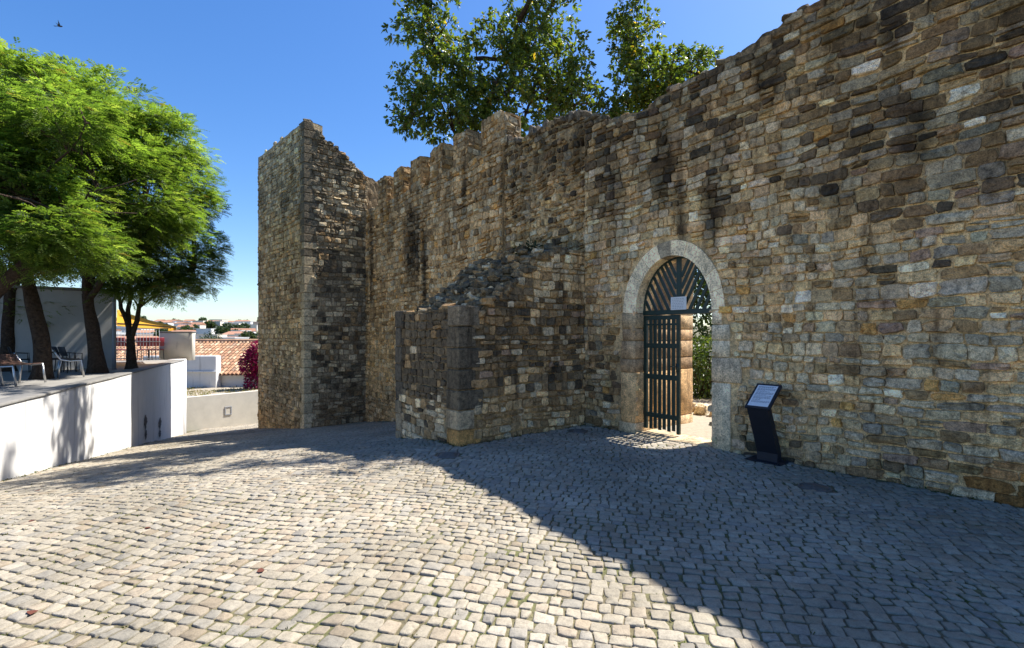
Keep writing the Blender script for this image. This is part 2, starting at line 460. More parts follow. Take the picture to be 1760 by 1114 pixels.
def core(mb, F, a0, a1, top, bot, mcol, step=.06, rough=.012, thick=1.2, mask=None, seed=0, backmask=None, ends=(True, True), topcol=None, trough=.06):
    """front sheet of mortar (rough), top, back and ends"""
    na = max(2, int((a1-a0)/step)+1); A = np.linspace(a0, a1, na)
    tp = top(A); bt = bot(A)-.35
    nb_ = max(2, int((tp-bt).max()/step)+1); V_ = np.linspace(0, 1, nb_)
    AA = np.repeat(A[:, None], nb_, 1); BB = bt[:, None]+(tp-bt)[:, None]*V_[None]
    hh = -.012+rough*fbm(AA*7, BB*7, 0, seed, 3)+rough*.8*fbm(AA*1.5, BB*1.5, 3, seed, 2)
    P = F.P(AA, BB, hh)
    idx = np.arange(na*nb_).reshape(na, nb_)
    q = np.stack([idx[:-1, :-1], idx[1:, :-1], idx[1:, 1:], idx[:-1, 1:]], -1)
    ac = (AA[:-1, :-1]+AA[1:, 1:])/2; bc = (BB[:-1, :-1]+BB[1:, 1:])/2
    flip = (F.u[0]*F.n[1]-F.u[1]*F.n[0]) > 0
    qf = q.reshape(-1, 4) if mask is None else q[~mask(ac, bc)]
    mb.add(P.reshape(-1, 3), [qf if flip else qf[:, ::-1]], mcol(AA.ravel(), BB.ravel()))
    # top
    nw = max(3, int(thick/.12)); WW = -np.linspace(0, thick, nw)
    T = F.P(np.repeat(A[:, None], nw, 1), tp[:, None]+trough*fbm(A[:, None]*4, WW[None]*4, 2, seed, 3)*np.sign(-WW[None]), WW[None]+hh[:, -1:]*(WW[None] == 0))
    i2 = np.arange(na*nw).reshape(na, nw)
    q2 = np.stack([i2[:-1, :-1], i2[1:, :-1], i2[1:, 1:], i2[:-1, 1:]], -1).reshape(-1, 4)
    tc = mcol(np.repeat(A, nw), np.repeat(tp, nw))*.8 if topcol is None else np.tile(topcol, (na*nw, 1))
    mb.add(T.reshape(-1, 3), [q2 if flip else q2[:, ::-1]], tc)
    # back
    st = max(1, int(.12/step)); Ab = A
    nbk = max(2, int((tp-bt).max()/.12)+1); Vb = np.linspace(0, 1, nbk)
    A2 = np.repeat(Ab[:, None], nbk, 1); B2 = bt[:, None]+(T[:, -1, 2]-bt)[:, None]*Vb[None]
    Pb = F.P(A2, B2, -thick)
    i3 = np.arange(na*nbk).reshape(na, nbk)
    q3 = np.stack([i3[:-1, :-1], i3[:-1, 1:], i3[1:, 1:], i3[1:, :-1]], -1)
    ac = (A2[:-1, :-1]+A2[1:, 1:])/2; bc = (B2[:-1, :-1]+B2[1:, 1:])/2
    q3 = q3.reshape(-1, 4) if backmask is None else q3[~backmask(ac, bc)]
    mb.add(Pb.reshape(-1, 3), [q3 if flip else q3[:, ::-1]], mcol(A2.ravel(), B2.ravel()))
    for e, on in ((0, ends[0]), (na-1, ends[1])):
        if not on: continue
        Ve = np.linspace(0, 1, 40)
        Bf = bt[e]+(tp[e]-bt[e])*Ve; Bk = bt[e]+(T[e, -1, 2]-bt[e])*Ve
        cols_ = []
        nw2 = 8
        for t in np.linspace(0, 1, nw2):
            Bx = Bf*(1-t)+Bk*t
            cols_.append(F.P(np.full(40, A[e])+rough*.6*fbm(Bx*5, t*6, 4, seed, 3)*(0 < t < 1), Bx, -thick*t))
        Pe = np.stack(cols_); i4 = np.arange(nw2*40).reshape(nw2, 40)
        q4 = np.stack([i4[:-1, :-1], i4[1:, :-1], i4[1:, 1:], i4[:-1, 1:]], -1).reshape(-1, 4)
        mb.add(Pe.reshape(-1, 3), [q4], mcol(np.full(nw2*40, A[e]), np.tile(Bf, nw2)))

def const(v): return lambda a: np.full(np.shape(a), float(v))
def interp(xs, ys):
    xs = np.asarray(xs); ys = np.asarray(ys); o = np.argsort(xs); xs, ys = xs[o], ys[o]
    return lambda a: np.interp(a, xs, ys)

FW = Face(A0, U, N)                                    # the long castle wall: a = s, height above plane = w
def gbot(F):
    def f(a):
        a = np.asarray(a, float); return H(F.o[0]+a*F.u[0], F.o[1]+a*F.u[1])
    return f
def mixcol(c, k, d): k = np.clip(k, 0, 1)[:, None]; return c*(1-k)+np.asarray(d)[None]*k

# ---- gate opening
GS0, GS1, SPR, RISE = .05, 1.36, 1.95, .85
GC, GH = (GS0+GS1)/2, (GS1-GS0)/2
def in_arch(a, b, grow=0., rise=RISE, lift=0.):
    ex = 2 if rise == RISE else 3
    e = (np.abs(a-GC)/(GH+grow))**ex+(np.maximum(b-SPR-lift, 0)/(rise+grow))**ex
    return (e < 1) & (np.abs(a-GC) < GH+grow)
def jamb_zone(a, b):
    right = (a > -.06) & (a < GS0) & (b < 1.95)
    right |= (a > -.21) & (a < GS0) & (b > 1.28) & (b < 1.74)
    right |= (a > -.37) & (a < GS0) & (b > .93) & (b <= 1.28)
    right |= (a > -.22) & (a < GS0) & (b <= .93)
    left = (a > GS1) & (a < GS1+.32) & (b < 1.95)
    return right | left
def ring_th(a): return np.where(a < GC, .24, .31)
def gate_skip(a, b, ha=0, hb=0):
    e = ((a-GC)/(GH+ring_th(a)))**2+(np.maximum(b-SPR, 0)/(RISE+.31))**2
    near = (e < 1) & (b > SPR)
    return near | in_arch(a, b) | jamb_zone(a-np.sign(a-GC)*np.minimum(ha, .06), b)
def gate_mask(a, b): return in_arch(a, b, .06) | (jamb_zone(a, b) & (np.abs(a-GC) < GH+.06))
def gate_back(a, b): return in_arch(a, b, .06, RISE+.95)

# ---- colours of the gate wall
gtop_ = interp([-12, -4, -1.23, -.085, .8, 1.76, 2.5, 3.32, 4.2, 4.8, 4.97], [6.2, 6.0, 5.63, 5.42, 5.32, 5.2, 5.55, 5.74, 5.8, 5.84, 5.9])
def gtop(a): return gtop_(a)+.07*vn(np.asarray(a)*2.3, .5, 0, 4)+.05*vn(np.asarray(a)*6.1, .2, 0, 8)
def gate_soot(a, b):
    nv_ = fbm(a*5.5, b*.7, 0, 44, 4); nz = fbm(a*3, b*3, 0, 45, 4)
    k = np.zeros(np.shape(a))
    for ca, cb, sa, sb, am in ((.95, 4.3, .42, .9, .95), (.6, 3.9, .2, .8, .9), (1.35, 4.5, .2, .8, .7), (.02, 3.5, .2, .6, .95), (-.12, 4.2, .2, .5, .7), (-2.25, 3.75, .13, .4, .9), (1.75, 4.3, .25, .8, .6), (2.3, 3.9, .15, .9, .5), (3.2, 5.0, .6, .5, .5), (4.3, 4.3, .3, .9, .5)):
        k = np.maximum(k, am*sst(.2, 1.0, gau(a, b, ca, cb, sa*1.1, sb*1.1)+.7*nv_+.4*nz))
    k = np.maximum(k, .85*sst(.0, .5, nv_+.3*nz)*sst(-2.2, -.4, b-gtop_(a)))
    return k
def gate_stain(a, b):
    """multiplier: soot, damp and lichen on the gate wall"""
    nz = fbm(a*1.3, b*1.0, 0, 41, 4); nv_ = fbm(a*3.2, b*.6, 0, 42, 4)
    k = np.zeros_like(a)
    k = np.maximum(k, .8*sst(-1.9, -.2, b-gtop_(a)+nz*.8))                                   # under the top
    k = np.maximum(k, .78*sst(-.6, -1.6, a+nz*.5)*sst(2.5, 3.2, b+nz*.5+nv_*.3))              # dark upper right
    k = np.maximum(k, .85*sst(.25, .8, gau(a, b, .85, 4.15, .38, .75)+nv_*.45))
    k = np.maximum(k, .85*sst(.3, .8, gau(a, b, .05, 3.55, .22, .6)+nv_*.4))
    k = np.maximum(k, .85*sst(.3, .8, gau(a, b, -2.25, 3.7, .16, .45)+nv_*.35))
    k = np.maximum(k, .7*sst(.35, .8, gau(a, b, 1.95, 3.9, .5, 1.1)+nv_*.6))
    k = np.maximum(k, .55*sst(.2, .7, gau(a, b, 2.25, .75, .7, .9)+nz*.4))                    # damp corner by the buttress
    k = np.maximum(k, .45*sst(.5, -.05, b+nz*.35))
    k = np.maximum(k, .6*sst(.2, .6, nv_+.25*nz)*sst(-2.6, -1.2, b-gtop_(a)))
    return np.clip(k, 0, 1)
def gate_col(a, b, rg, n):
    big = sst(-1.2, -2.6, a)
    c = pick(rg, n, [(TAN, 4), (GREY, 3), (PALE, 3.2), (BROWN, 1.1), (BLUE, .5), (WHITE, .55), (OCHRE, .3), ((.34, .27, .185), 4)])
    c2 = pick(rg, n, [(GREY, 3), (BLUE, 2.4), (PURP, .9), (BROWN, 2), (TAN, 1.4), (DARK, .35), (WHITE, .35), (OCHRE, .25)])
    c = np.where((rg.random(n) < big*.85)[:, None], c2, c)
    c3 = pick(rg, n, [(DARK, 1.4), (BROWN, 3), ((.14, .11, .08), 3), (GREY, .7), (TAN, .5), (WHITE, .12)])
    d = gate_stain(a, b)
    rub = sst(2.3, 2.7, a)
    c4 = pick(rg, n, [(GREY, 2.5), (BROWN, 2.4), (TAN, 2.8), (DARK, .5), (PALE, .9), ((.2, .16, .11), 2)])
    c = np.where((rub > .5)[:, None], c4, c)
    c = np.where((rg.random(n) < d*.75)[:, None], c3, c)
    c = c*(1-.52*d[:, None])
    for ws_, wz_, wc_ in ((-1.835, 4.5, (.6, .58, .54)), (-1.326, 4.38, (.6, .48, .3)), (-2.66, 3.92, (.55, .54, .52)), (-2.74, 3.72, (.55, .54, .52)), (-.75, 2.75, (.5, .48, .44)), (-1.2, 2.1, (.52, .5, .46)), (-.62, 1.4, (.55, .46, .3)), (-1.55, 1.05, (.52, .5, .46)), (1.2, 3.9, (.4, .38, .34))):
        c[np.argmin((a-ws_)**2+(b-wz_)**2)] = wc_
    c = mixcol(c, .7*sst(.35, .75, gau(a, b, -3.0, .15, .55, .35)+.3*fbm(a*4, b*4, 0, 77)), (.25, .12, .035))
    c = c*rg.uniform(.84, 1.16, (n, 1))*(1+rg.normal(0, .02, (n, 3)))
    return np.clip(c, .02, .65)
def gate_mort(a, b):
    d = gate_stain(a, b)
    nz = fbm(a*1.1, b*1.4, 0, 50, 4)
    c = np.tile((.42, .335, .225), (len(a), 1))*(1+.25*nz[:, None])
    c = mixcol(c, .6*sst(-1.4, -2.6, a)*sst(-.1, .4, nz), (.55, .44, .28))
    c = mixcol(c, d*(1-.75*sst(-.9, -1.8, a)), (.085, .068, .05))
    c = mixcol(c, .6*sst(2.3, 2.7, a), (.25, .195, .125))
    c = c*(1-.68*gate_soot(a, b)[:, None])
    return c
# ------------------------------------------------------------------ castle wall object
castle = empty('castle_wall', W3(1.0, 0, 0), 'long tall medieval castle wall of weathered rubble stone with an arched gateway', 'castle wall')
mb = MB()
core(mb, FW, -12, 2.5, gtop, gbot(FW), gate_mort, .055, .014, 1.68, gate_mask, 1, gate_back, (True, False), (.10, .09, .075))
gsz = lambda a, b: 1.0+.45*float(sst(-1.0, -2.6, a))+.15*float(sst(3.3, 4.3, b))
stones(mb, FW, -3.9, 2.48, -.25, 6.3, gtop, gbot(FW), gate_col, .118, .16, .014, .026, 11, gate_skip, 10, .03, sizefn=gsz, varrow=(.65, 1.4), irr=.085, vst=gate_soot)
stones(mb, FW, -12, -3.9, -.25, 6.3, gtop, gbot(FW), gate_col, .16, .30, .02, .022, 12, None, 8, .028)
rg = np.random.default_rng(3)
# ragged stones along the top edge, three deep
aa = np.arange(-11.5, 2.5, .17)
cen = [W3(a+rg.normal(0, .03), -.10-.3*kk+rg.normal(0, .04), gtop(a)+rg.uniform(-.05, .03)) for a in aa for kk in range(3)]
lumps(mb, cen, [(rg.uniform(.06, .13), rg.uniform(.07, .12), rg.uniform(.03, .06)) for _ in cen], pick(rg, len(cen), [(DARK, 2), (BROWN, 2), ((.10, .09, .075), 3)]), 5)
mb.build('gate_wall', M['stone'], castle, smooth=False)

# rubble section left of the gate
FR = Face(W(0, -.08), U, N)
mb = MB()
core(mb, FR, 2.42, 4.98, gtop, gbot(FR), gate_mort, .05, .05, 1.5, None, 2, None, (False, False), (.08, .07, .06), .12)
stones(mb, FR, 2.45, 4.96, -.6, 6.3, gtop, gbot(FR), gate_col, .11, .15, .03, .035, 13, None, 9, .05, (.6, 1.0), .11, (.55, 1.5), vst=gate_soot)
cen = [W3(rg.uniform(2.45, 4.9), -rg.uniform(.05, .9), 0) for _ in range(90)]
for c in cen: c[2] = gtop(sw(c[0], c[1])[0])+rg.uniform(-.06, .06)
lumps(mb, cen, [rg.uniform(.06, .13, 3) for _ in cen], pick(rg, len(cen), [(DARK, 3), (BROWN, 1), ((.10, .09, .08), 3)]), 7)
mb.build('rubble_section', M['stone'], castle, smooth=False)

# battlemented curtain
MTOP, CREN = 6.56, 5.76
merl = [(4.82, 5.72), (6.28, 6.92), (7.45, 8.08), (8.6, 9.2), (9.72, 10.3), (10.85, 11.42)]
def mtop(a): return CREN+.04*vn(np.asarray(a)*3, 0, 0, 21)
def mid_soot(a, b):
    nv_ = fbm(a*6.5, b*.45, 0, 64, 4); nz = fbm(a*3, b*3, 0, 65, 4)
    k = np.zeros(np.shape(a))
    for ca, cb, sa, sb, am in ((9.15, 4.3, .28, 1.3, .95), (8.4, 3.5, .16, 2.2, .98), (8.75, 4.0, .12, 1.4, .8), (11.95, 3.6, .14, 2.0, .9), (12.3, 2.6, .12, 2.0, .7), (6.4, 5.0, .12, .7, .8), (5.6, 4.9, .15, .5, .5), (10.4, 4.7, .2, .8, .5), (7.2, 4.6, .15, .9, .5)):
        k = np.maximum(k, am*sst(.25, .75, gau(a, b, ca, cb, sa, sb)+.45*nv_+.2*nz))
    k = np.maximum(k, .7*sst(.05, .5, nv_+.3*nz)*sst(3.8, 5.4, b))
    return k
def mid_stain(a, b):
    nz = fbm(a*1.1, b*.9, 0, 61, 4); nv_ = fbm(a*4.5, b*.35, 0, 62, 4)
    k = .5*sst(4.7, 6.2, b+nz*.8)
    for ca, cb, sa, sb, am in ((9.0, 4.2, .7, 1.6, 1.), (8.3, 3.4, .22, 2.2, 1.), (9.45, 4.0, .15, 1.6, 1.), (11.9, 3.4, .2, 2.2, .8), (6.6, 4.6, .3, .7, .55), (10.6, 4.4, .5, .9, .5)):
        k = np.maximum(k, am*sst(.3, .75, gau(a, b, ca, cb, sa, sb)+nv_*.5))
    k = np.maximum(k, .45*sst(.2, -.9, b+nz*.5))
    k = np.maximum(k, .5*sst(.25, .7, nz*.9+nv_*.3))
    return np.clip(k, 0, 1)
def mid_col(a, b, rg, n):
    c = pick(rg, n, [(TAN, 4), ((.40, .295, .185), 4), (PALE, 1.6), (GREY, 1.2), (BROWN, 1.3), (OCHRE, .7)])
    d = mid_stain(a, b)
    c = mixcol(c, .35*sst(3.2, .8, b), (.38, .25, .13))
    c = mixcol(c, d*.55, (.075, .062, .05))
    return np.clip(c*rg.uniform(.6, 1.3, (n, 1)), .02, .6)
def mid_mort(a, b):
    c = np.tile((.36, .265, .16), (len(a), 1))*(1+.35*fbm(a*1.6, b*1.6, 0, 70)[:, None])
    c = mixcol(c, .35*sst(3.2, .8, b), (.38, .26, .13))
    return mixcol(c, mid_stain(a, b)*.6, (.07, .058, .047))*(1-.75*mid_soot(a, b)[:, None])
mb = MB()
core(mb, FW, 4.9, 12.6, mtop, gbot(FW), mid_mort, .06, .035, 1.2, None, 3, None, (True, True), (.12, .10, .08))
stones(mb, FW, 4.92, 12.5, -1.7, 6.2, mtop, gbot(FW), mid_col, .135, .18, .022, .026, 14, None, 8, .035, (.5, .9), .09, (.65, 1.4), vst=mid_soot)
mb.build('curtain_section', M['stone'], castle, smooth=False)
for i, (m0, m1) in enumerate(merl):
    mb = MB()
    lift = -.06 if i == 0 else 0
    tf = lambda a, m0=m0, m1=m1, lift=lift: MTOP+lift+.05*vn(np.asarray(a)*4, .3, 0, 25)-.05*np.abs((np.asarray(a)-(m0+m1)/2)/((m1-m0)/2))**6+.03*vn(np.asarray(a)*11, .7, 0, 26)
    bf = lambda a: np.full(np.shape(a), CREN+.31)
    core(mb, FW, m0, m1, tf, bf, mid_mort, .05, .03, .45, None, 30+i, None, (True, True), (.075, .066, .055))
    stones(mb, FW, m0+.01, m1-.01, CREN-.02, 6.8, tf, lambda a: np.full(np.shape(a), CREN), mid_col, .13, .2, .025, .02, 40+i, None, 9, .03, (.5, .9), .1)
    FE = Face(W(m0, 0), -N, -U)
    stones(mb, FE, .0, .43, CREN, 6.8, lambda a, t=tf, m0=m0: np.full(np.shape(a), float(t(m0))), const(CREN), lambda a, b, rg, n: mid_col(a*0+7, b, rg, n)*.8, .13, .2, .025, .02, 50+i, None, 8, .03)
    cen = [W3(rg.uniform(m0+.06, m1-.06), -rg.uniform(.05, .4), 0) for _ in range(6)]
    for c in cen: c[2] = float(tf(sw(c[0], c[1])[0]))-.01
    lumps(mb, cen, [(rg.uniform(.06, .1), rg.uniform(.06, .1), rg.uniform(.02, .04)) for _ in cen], pick(rg, len(cen), [(DARK, 2), (BROWN, 2), ((.12, .10, .08), 2)]), 60+i)
    mb.build('merlon', M['stone'], castle, smooth=False)

# ------------------------------------------------------------------ gate surround
def arcpt(th, g, rise=RISE):
    gx = g*(.85 if math.cos(th) < 0 else 1.1)
    return GC+math.cos(th)*(GH+gx), SPR+math.sin(th)*(rise+g)
root_arch = MB()
nvs = 10
ths = np.linspace(0, math.pi, nvs+1)+np.concatenate([[0], rg.normal(0, .025, nvs-1), [0]])
for i in range(nvs):
    t0, t1 = ths[i]+.003, ths[i+1]-.003
    sub = 3
    tt = np.linspace(t0, t1, sub+1)
    shade = rg.uniform(.92, 1.08); base = np.array((.62, .565, .465))*shade
    if i in (4,): base = np.array((.27, .245, .21))
    if i in (2, 7): base = base*.8
    pr = .02+rg.uniform(-.004, .008)
    for k in range(sub):
        q = []
        for wv in (pr, -.42):
            for th, g in ((tt[k], 0.), (tt[k+1], 0.), (tt[k+1], .225), (tt[k], .225)):
                s_, z_ = arcpt(th, g); q.append(W3(s_, wv, z_))
        q = np.array(q)
        V = q; f = []
        # faces: front 0-3, back 4-7, inner 0,1,5,4, outer 2,3,7,6, sides at ends only
        f = [[0, 1, 2, 3], [7, 6, 5, 4], [1, 0, 4, 5], [3, 2, 6, 7]]
        if k == 0: f.append([0, 3, 7, 4])
        if k == sub-1: f.append([2, 1, 5, 6])
        cc = np.tile(base, (8, 1))*(1+.06*fbm(V[:, 0]*5, V[:, 1]*5, V[:, 2]*5, 3)[:, None])
        root_arch.add(V, [np.array(f)], cc)
arch_o = root_arch.build('gate_arch', M['ashlar'], castle, smooth=False)

def jamb_blocks(rows, s_in, dirn):
    mb = MB()
    for (z0, z1, wd, col) in rows:
        ds = [0.02, -.45, -1.0, -1.68]
        jo = rg.normal(0, .004)
        for k in range(3):
            w_ = wd if k == 0 else .25
            a, b = s_in+jo*dirn, s_in+dirn*w_
            wa, wb_ = ds[k]+(rg.uniform(0, .012) if k == 0 else -.004), ds[k+1]+.004
            c = [W3(a, wb_, z0+.004), W3(b, wb_, z0+.004), W3(b, wa, z0+.004), W3(a, wa, z0+.004),
                 W3(a, wb_, z1-.004), W3(b, wb_, z1-.004), W3(b, wa, z1-.004), W3(a, wa, z1-.004)]
            if np.dot(np.cross(c[1]-c[0], c[3]-c[0]), c[4]-c[0]) < 0: c = [c[i] for i in (0, 3, 2, 1, 4, 7, 6, 5)]
            hexa(mb, c, .012, np.array(col)*rg.uniform(.85, 1.12))
    return mb
LB, LT = (.38, .31, .225), (.46, .37, .265)
jamb_blocks([(-.12, .16, .34, LT), (.16, .98, .30, (.42, .30, .18)), (.98, 1.2, .31, (.27, .20, .14)), (1.2, 1.5, .29, (.30, .23, .165)), (1.5, 1.7, .27, (.33, .25, .18)), (1.7, 1.95, .28, (.32, .26, .19))], GS1, 1).build('gate_jamb', M['ashlar'], castle)
jamb_blocks([(-.15, .93, .27, (.45, .40, .33)), (.93, 1.28, .42, (.39, .34, .285)), (1.28, 1.52, .26, (.47, .42, .35)), (1.52, 1.74, .26, (.5, .455, .39)), (1.74, 1.95, .145, (.52, .475, .41))], GS0, -1).build('gate_jamb', M['ashlar'], castle)
# vault behind the front arch
mb = MB()
nt_ = 28; tt = np.linspace(0, math.pi, nt_+1); P = []
for wv in (-.42, -1.0, -1.69):
    for th in tt:
        P.append(W3(GC+math.copysign(abs(math.cos(th))**.667, math.cos(th))*GH, wv, SPR+abs(math.sin(th))**.667*(RISE+.95)))
P = np.array(P); i5 = np.arange(3*(nt_+1)).reshape(3, nt_+1)
q5 = np.stack([i5[:-1, :-1], i5[1:, :-1], i5[1:, 1:], i5[:-1, 1:]], -1).reshape(-1, 4)
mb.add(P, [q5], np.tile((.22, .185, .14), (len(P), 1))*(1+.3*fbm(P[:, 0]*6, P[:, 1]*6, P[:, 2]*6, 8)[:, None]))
# closing lunette between low front arch and high vault
P = []
for th in tt:
    P.append(W3(GC+math.cos(th)*(GH+.02), -.415, SPR+math.sin(th)*(RISE+.02))); P.append(W3(GC+math.copysign(abs(math.cos(th))**.667, math.cos(th))*(GH+.02), -.425, SPR+abs(math.sin(th))**.667*(RISE+.98)))
P = np.array(P); k = np.arange(nt_)*2
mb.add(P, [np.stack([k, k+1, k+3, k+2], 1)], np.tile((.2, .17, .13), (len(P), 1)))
for th0, th1 in zip(np.linspace(0, math.pi, 12)[:-1], np.linspace(0, math.pi, 12)[1:]):
    pass
mb.build('gate_vault', M['ashlar'], castle)

mb = MB(); g_ = np.random.default_rng(14); s0 = GS0+.0
while s0 < GS1-.05:
    l = min(g_.uniform(.3, .5), GS1-s0)
    c = [W3(s0+.006, -.42, -.1), W3(s0+l-.006, -.42, -.1), W3(s0+l-.006, .10+g_.normal(0, .03), -.1), W3(s0+.006, .10+g_.normal(0, .03), -.1)]
    c += [q+np.array([0, 0, .10+float(H(*W(GC, 0)))+.03]) for q in c]
    if np.dot(np.cross(c[1]-c[0], c[3]-c[0]), c[4]-c[0]) < 0: c = [c[i] for i in (0, 3, 2, 1, 4, 7, 6, 5)]
    hexa(mb, c, .02, np.array((.30, .265, .21))*g_.uniform(.9, 1.1)); s0 += l
mb.build('threshold', M['ashlar'], castle)

# ------------------------------------------------------------------ buttress
BS0, BS1, BW = 2.49, 4.55, 2.68
brg = np.random.default_rng(17)
butt = MB()
bprof = interp([0, .4, .95, 1.15, 1.45, 1.8, 2.2, 2.3, 2.7], [3.12, 3.08, 3.0, 2.86, 2.6, 2.33, 2.06, 1.96, 1.93])
FB = Face(W(BS0, 0), N, -U)      # right face, a = w
FBF = Face(W(0, BW), U, N)       # front face, a = s
def b_stain(z, a, seed):
    nz = fbm(a*2.2, z*1.6, 0, seed, 4); nv_ = fbm(a*6, z*.7, 0, seed+1, 4)
    return nz, nv_
def bR_col(a, b, rg, n):
    nz, nv_ = b_stain(b, a, 81)
    lightup = sst(1.9, .9, a)*sst(2.0, 2.4, b+nz*.3)
    c = pick(rg, n, [(BROWN, 3), (DARK, 1.8), ((.14, .112, .08), 3), (GREY, 1.3), (TAN, .8), (PURP, .6)])
    cl = pick(rg, n, [(PALE, 3), (GREY, 2), (TAN, 2.4), (WHITE, .4)])
    c = np.where((rg.random(n) < lightup*.95)[:, None], cl, c)
    low = sst(.75, .5, b+nz*.2)
    ck = pick(rg, n, [((.29, .21, .13), 3), (GREY, 1.4), (TAN, 1.3), (BROWN, 1.6)])
    c = np.where((rg.random(n) < low)[:, None], ck, c)
    return np.clip(c*rg.uniform(.75, 1.25, (n, 1)), .02, .6)
def bR_mort(a, b):
    nz, nv_ = b_stain(b, a, 81)
    c = np.tile((.25, .175, .095), (len(a), 1))*(1+.4*nz[:, None])
    c = mixcol(c, .8*sst(1.9, .9, a)*sst(2.0, 2.4, b+nz*.3), (.27, .22, .15))
    c = mixcol(c, .75*sst(1.2, 2.3, a+nz*.5)*sst(.7, .9, b), (.06, .052, .042))
    for ca, cb, sa, sb in ((1.15, .75, .05, .3), (.95, .78, .06, .4), (1.5, .35, .05, .25), (.5, .9, .03, .18)):
        c = mixcol(c, sst(.35, .6, gau(a, b, ca, cb, sa, sb)+nv_*.2), (.42, .39, .34))
    return c
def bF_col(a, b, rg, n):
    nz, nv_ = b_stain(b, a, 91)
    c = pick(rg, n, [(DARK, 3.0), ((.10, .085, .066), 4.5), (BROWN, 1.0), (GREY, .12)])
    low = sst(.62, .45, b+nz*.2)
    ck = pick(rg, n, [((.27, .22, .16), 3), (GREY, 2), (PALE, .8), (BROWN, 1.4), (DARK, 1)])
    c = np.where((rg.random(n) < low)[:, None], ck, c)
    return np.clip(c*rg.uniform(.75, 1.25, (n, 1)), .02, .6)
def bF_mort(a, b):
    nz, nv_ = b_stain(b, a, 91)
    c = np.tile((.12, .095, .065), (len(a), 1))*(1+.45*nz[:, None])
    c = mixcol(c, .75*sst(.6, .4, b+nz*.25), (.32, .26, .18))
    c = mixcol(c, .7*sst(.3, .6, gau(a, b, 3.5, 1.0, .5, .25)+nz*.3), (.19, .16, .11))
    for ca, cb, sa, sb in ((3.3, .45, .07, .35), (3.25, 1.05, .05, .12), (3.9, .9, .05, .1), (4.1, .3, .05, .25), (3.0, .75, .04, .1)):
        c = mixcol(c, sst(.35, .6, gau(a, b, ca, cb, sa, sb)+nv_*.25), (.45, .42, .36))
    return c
def qskipR(a, b, ha=0, hb=0): return a > BW-.33
def qskipF(a, b, ha=0, hb=0): return (a < BS0+.36) | (a > BS1-.24)
# the sloping body: right face, front face, far side and top surface
core(butt, FB, 0, BW, bprof, gbot(FB), bR_mort, .05, .018, 2.06, None, 71, None, (False, False), (.055, .05, .045), .10)
stones(butt, FB, .0, BW, -.4, 3.3, bprof, gbot(FB), bR_col, .115, .18, .017, .02, 72, qskipR, 10, .03)
core(butt, FBF, BS0+.02, BS1-.02, const(1.985), gbot(FBF), bF_mort, .05, .018, .3, None, 73, None, (False, False), (.06, .055, .05), .02)
stones(butt, FBF, BS0, BS1, -.5, 2.2, const(2.0), gbot(FBF), bF_col, .11, .18, .017, .018, 74, qskipF, 10, .03)
# dressed quoins at both front corners
def quoins(mb, p, dA, dB, z0, z1, cols, hs=(.24, .36), la=(.28, .42), lb=(.24, .36), pr=.012, seed=0):
    """p corner xy; dA, dB unit vectors running along the two faces away from the corner"""
    rg = np.random.default_rng(seed); z = z0; k = 0
    dA = np.asarray(dA); dB = np.asarray(dB)
    while z < z1-.05:
        h = min(rg.uniform(*hs), z1-z)
        if z1-z-h < .12: h = z1-z
        A_, B_ = (la[1], lb[0]) if k % 2 else (la[0], lb[1])
        A_ *= rg.uniform(.9, 1.1); B_ *= rg.uniform(.9, 1.1); pr_ = pr+rg.uniform(-.004, .006)
        o = np.asarray(p)-dA*pr_-dB*pr_
        g = .006
        c2 = [o, o+dA*(A_+pr_), o+dA*(A_+pr_)+dB*(B_+pr_), o+dB*(B_+pr_)]
        c = [np.array([q[0], q[1], z+g]) for q in c2]+[np.array([q[0], q[1], z+h-g]) for q in c2]
        if np.dot(np.cross(c[1]-c[0], c[3]-c[0]), c[4]-c[0]) < 0: c = [c[i] for i in (0, 3, 2, 1, 4, 7, 6, 5)]
        hexa(mb, c, rg.uniform(.012, .02), cols(z+h/2, rg))
        z += h; k += 1
def bq_col(z, rg):
    if z < .25: return np.array((.40, .24, .10))*rg.uniform(.85, 1.1)
    if z < .62: return np.array((.36, .31, .24))*rg.uniform(.85, 1.15)
    if z > 1.75: return np.array((.12, .108, .092))*rg.uniform(.9, 1.2)
    return np.array((.095, .086, .073))*rg.uniform(.8, 1.2)
quoins(butt, W(BS0, BW), U, -N, float(H(*W(BS0, BW)))-.1, 2.035, bq_col, (.26, .34), (.30, .36), (.30, .40), .014, 5)
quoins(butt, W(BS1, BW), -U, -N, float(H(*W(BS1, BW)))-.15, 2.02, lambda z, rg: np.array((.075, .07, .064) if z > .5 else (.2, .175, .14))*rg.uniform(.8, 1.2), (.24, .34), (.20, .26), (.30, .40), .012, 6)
# broken rubble of the sloping top
cen, siz = [], []
for w_ in np.arange(.35, 2.3, .055):
    cen.append(W3(BS0+brg.uniform(.0, .09), w_, float(bprof(w_))+brg.uniform(-.09, .03))); siz.append(np.array([brg.uniform(.06, .11), brg.uniform(.05, .08), brg.uniform(.035, .065)]))
for _ in range(1150):
    s_, w_ = brg.uniform(BS0+.08, BS1-.05), brg.uniform(.05, 2.6)
    zz = float(bprof(w_))
    if s_ < BS0+.55 and w_ < 1.0: continue
    if s_ < BS0+.42 and w_ > 2.25: continue
    if w_ > 2.3: zz -= .03
    zz = np.floor((zz+.05*math.sin(s_*9))/.12)*.12+.06-.10*(s_-BS0)/2
    cen.append(W3(s_, w_, zz+brg.uniform(-.08, .09))); siz.append(np.array([brg.uniform(.05, .13), brg.uniform(.05, .11), brg.uniform(.03, .07)]))
lumps(butt, cen, siz, pick(brg, len(cen), [((.13, .108, .08), 4), ((.085, .072, .055), 2), (BROWN, 2.6), (GREY, 1.2)]), 8, boxy=.5)
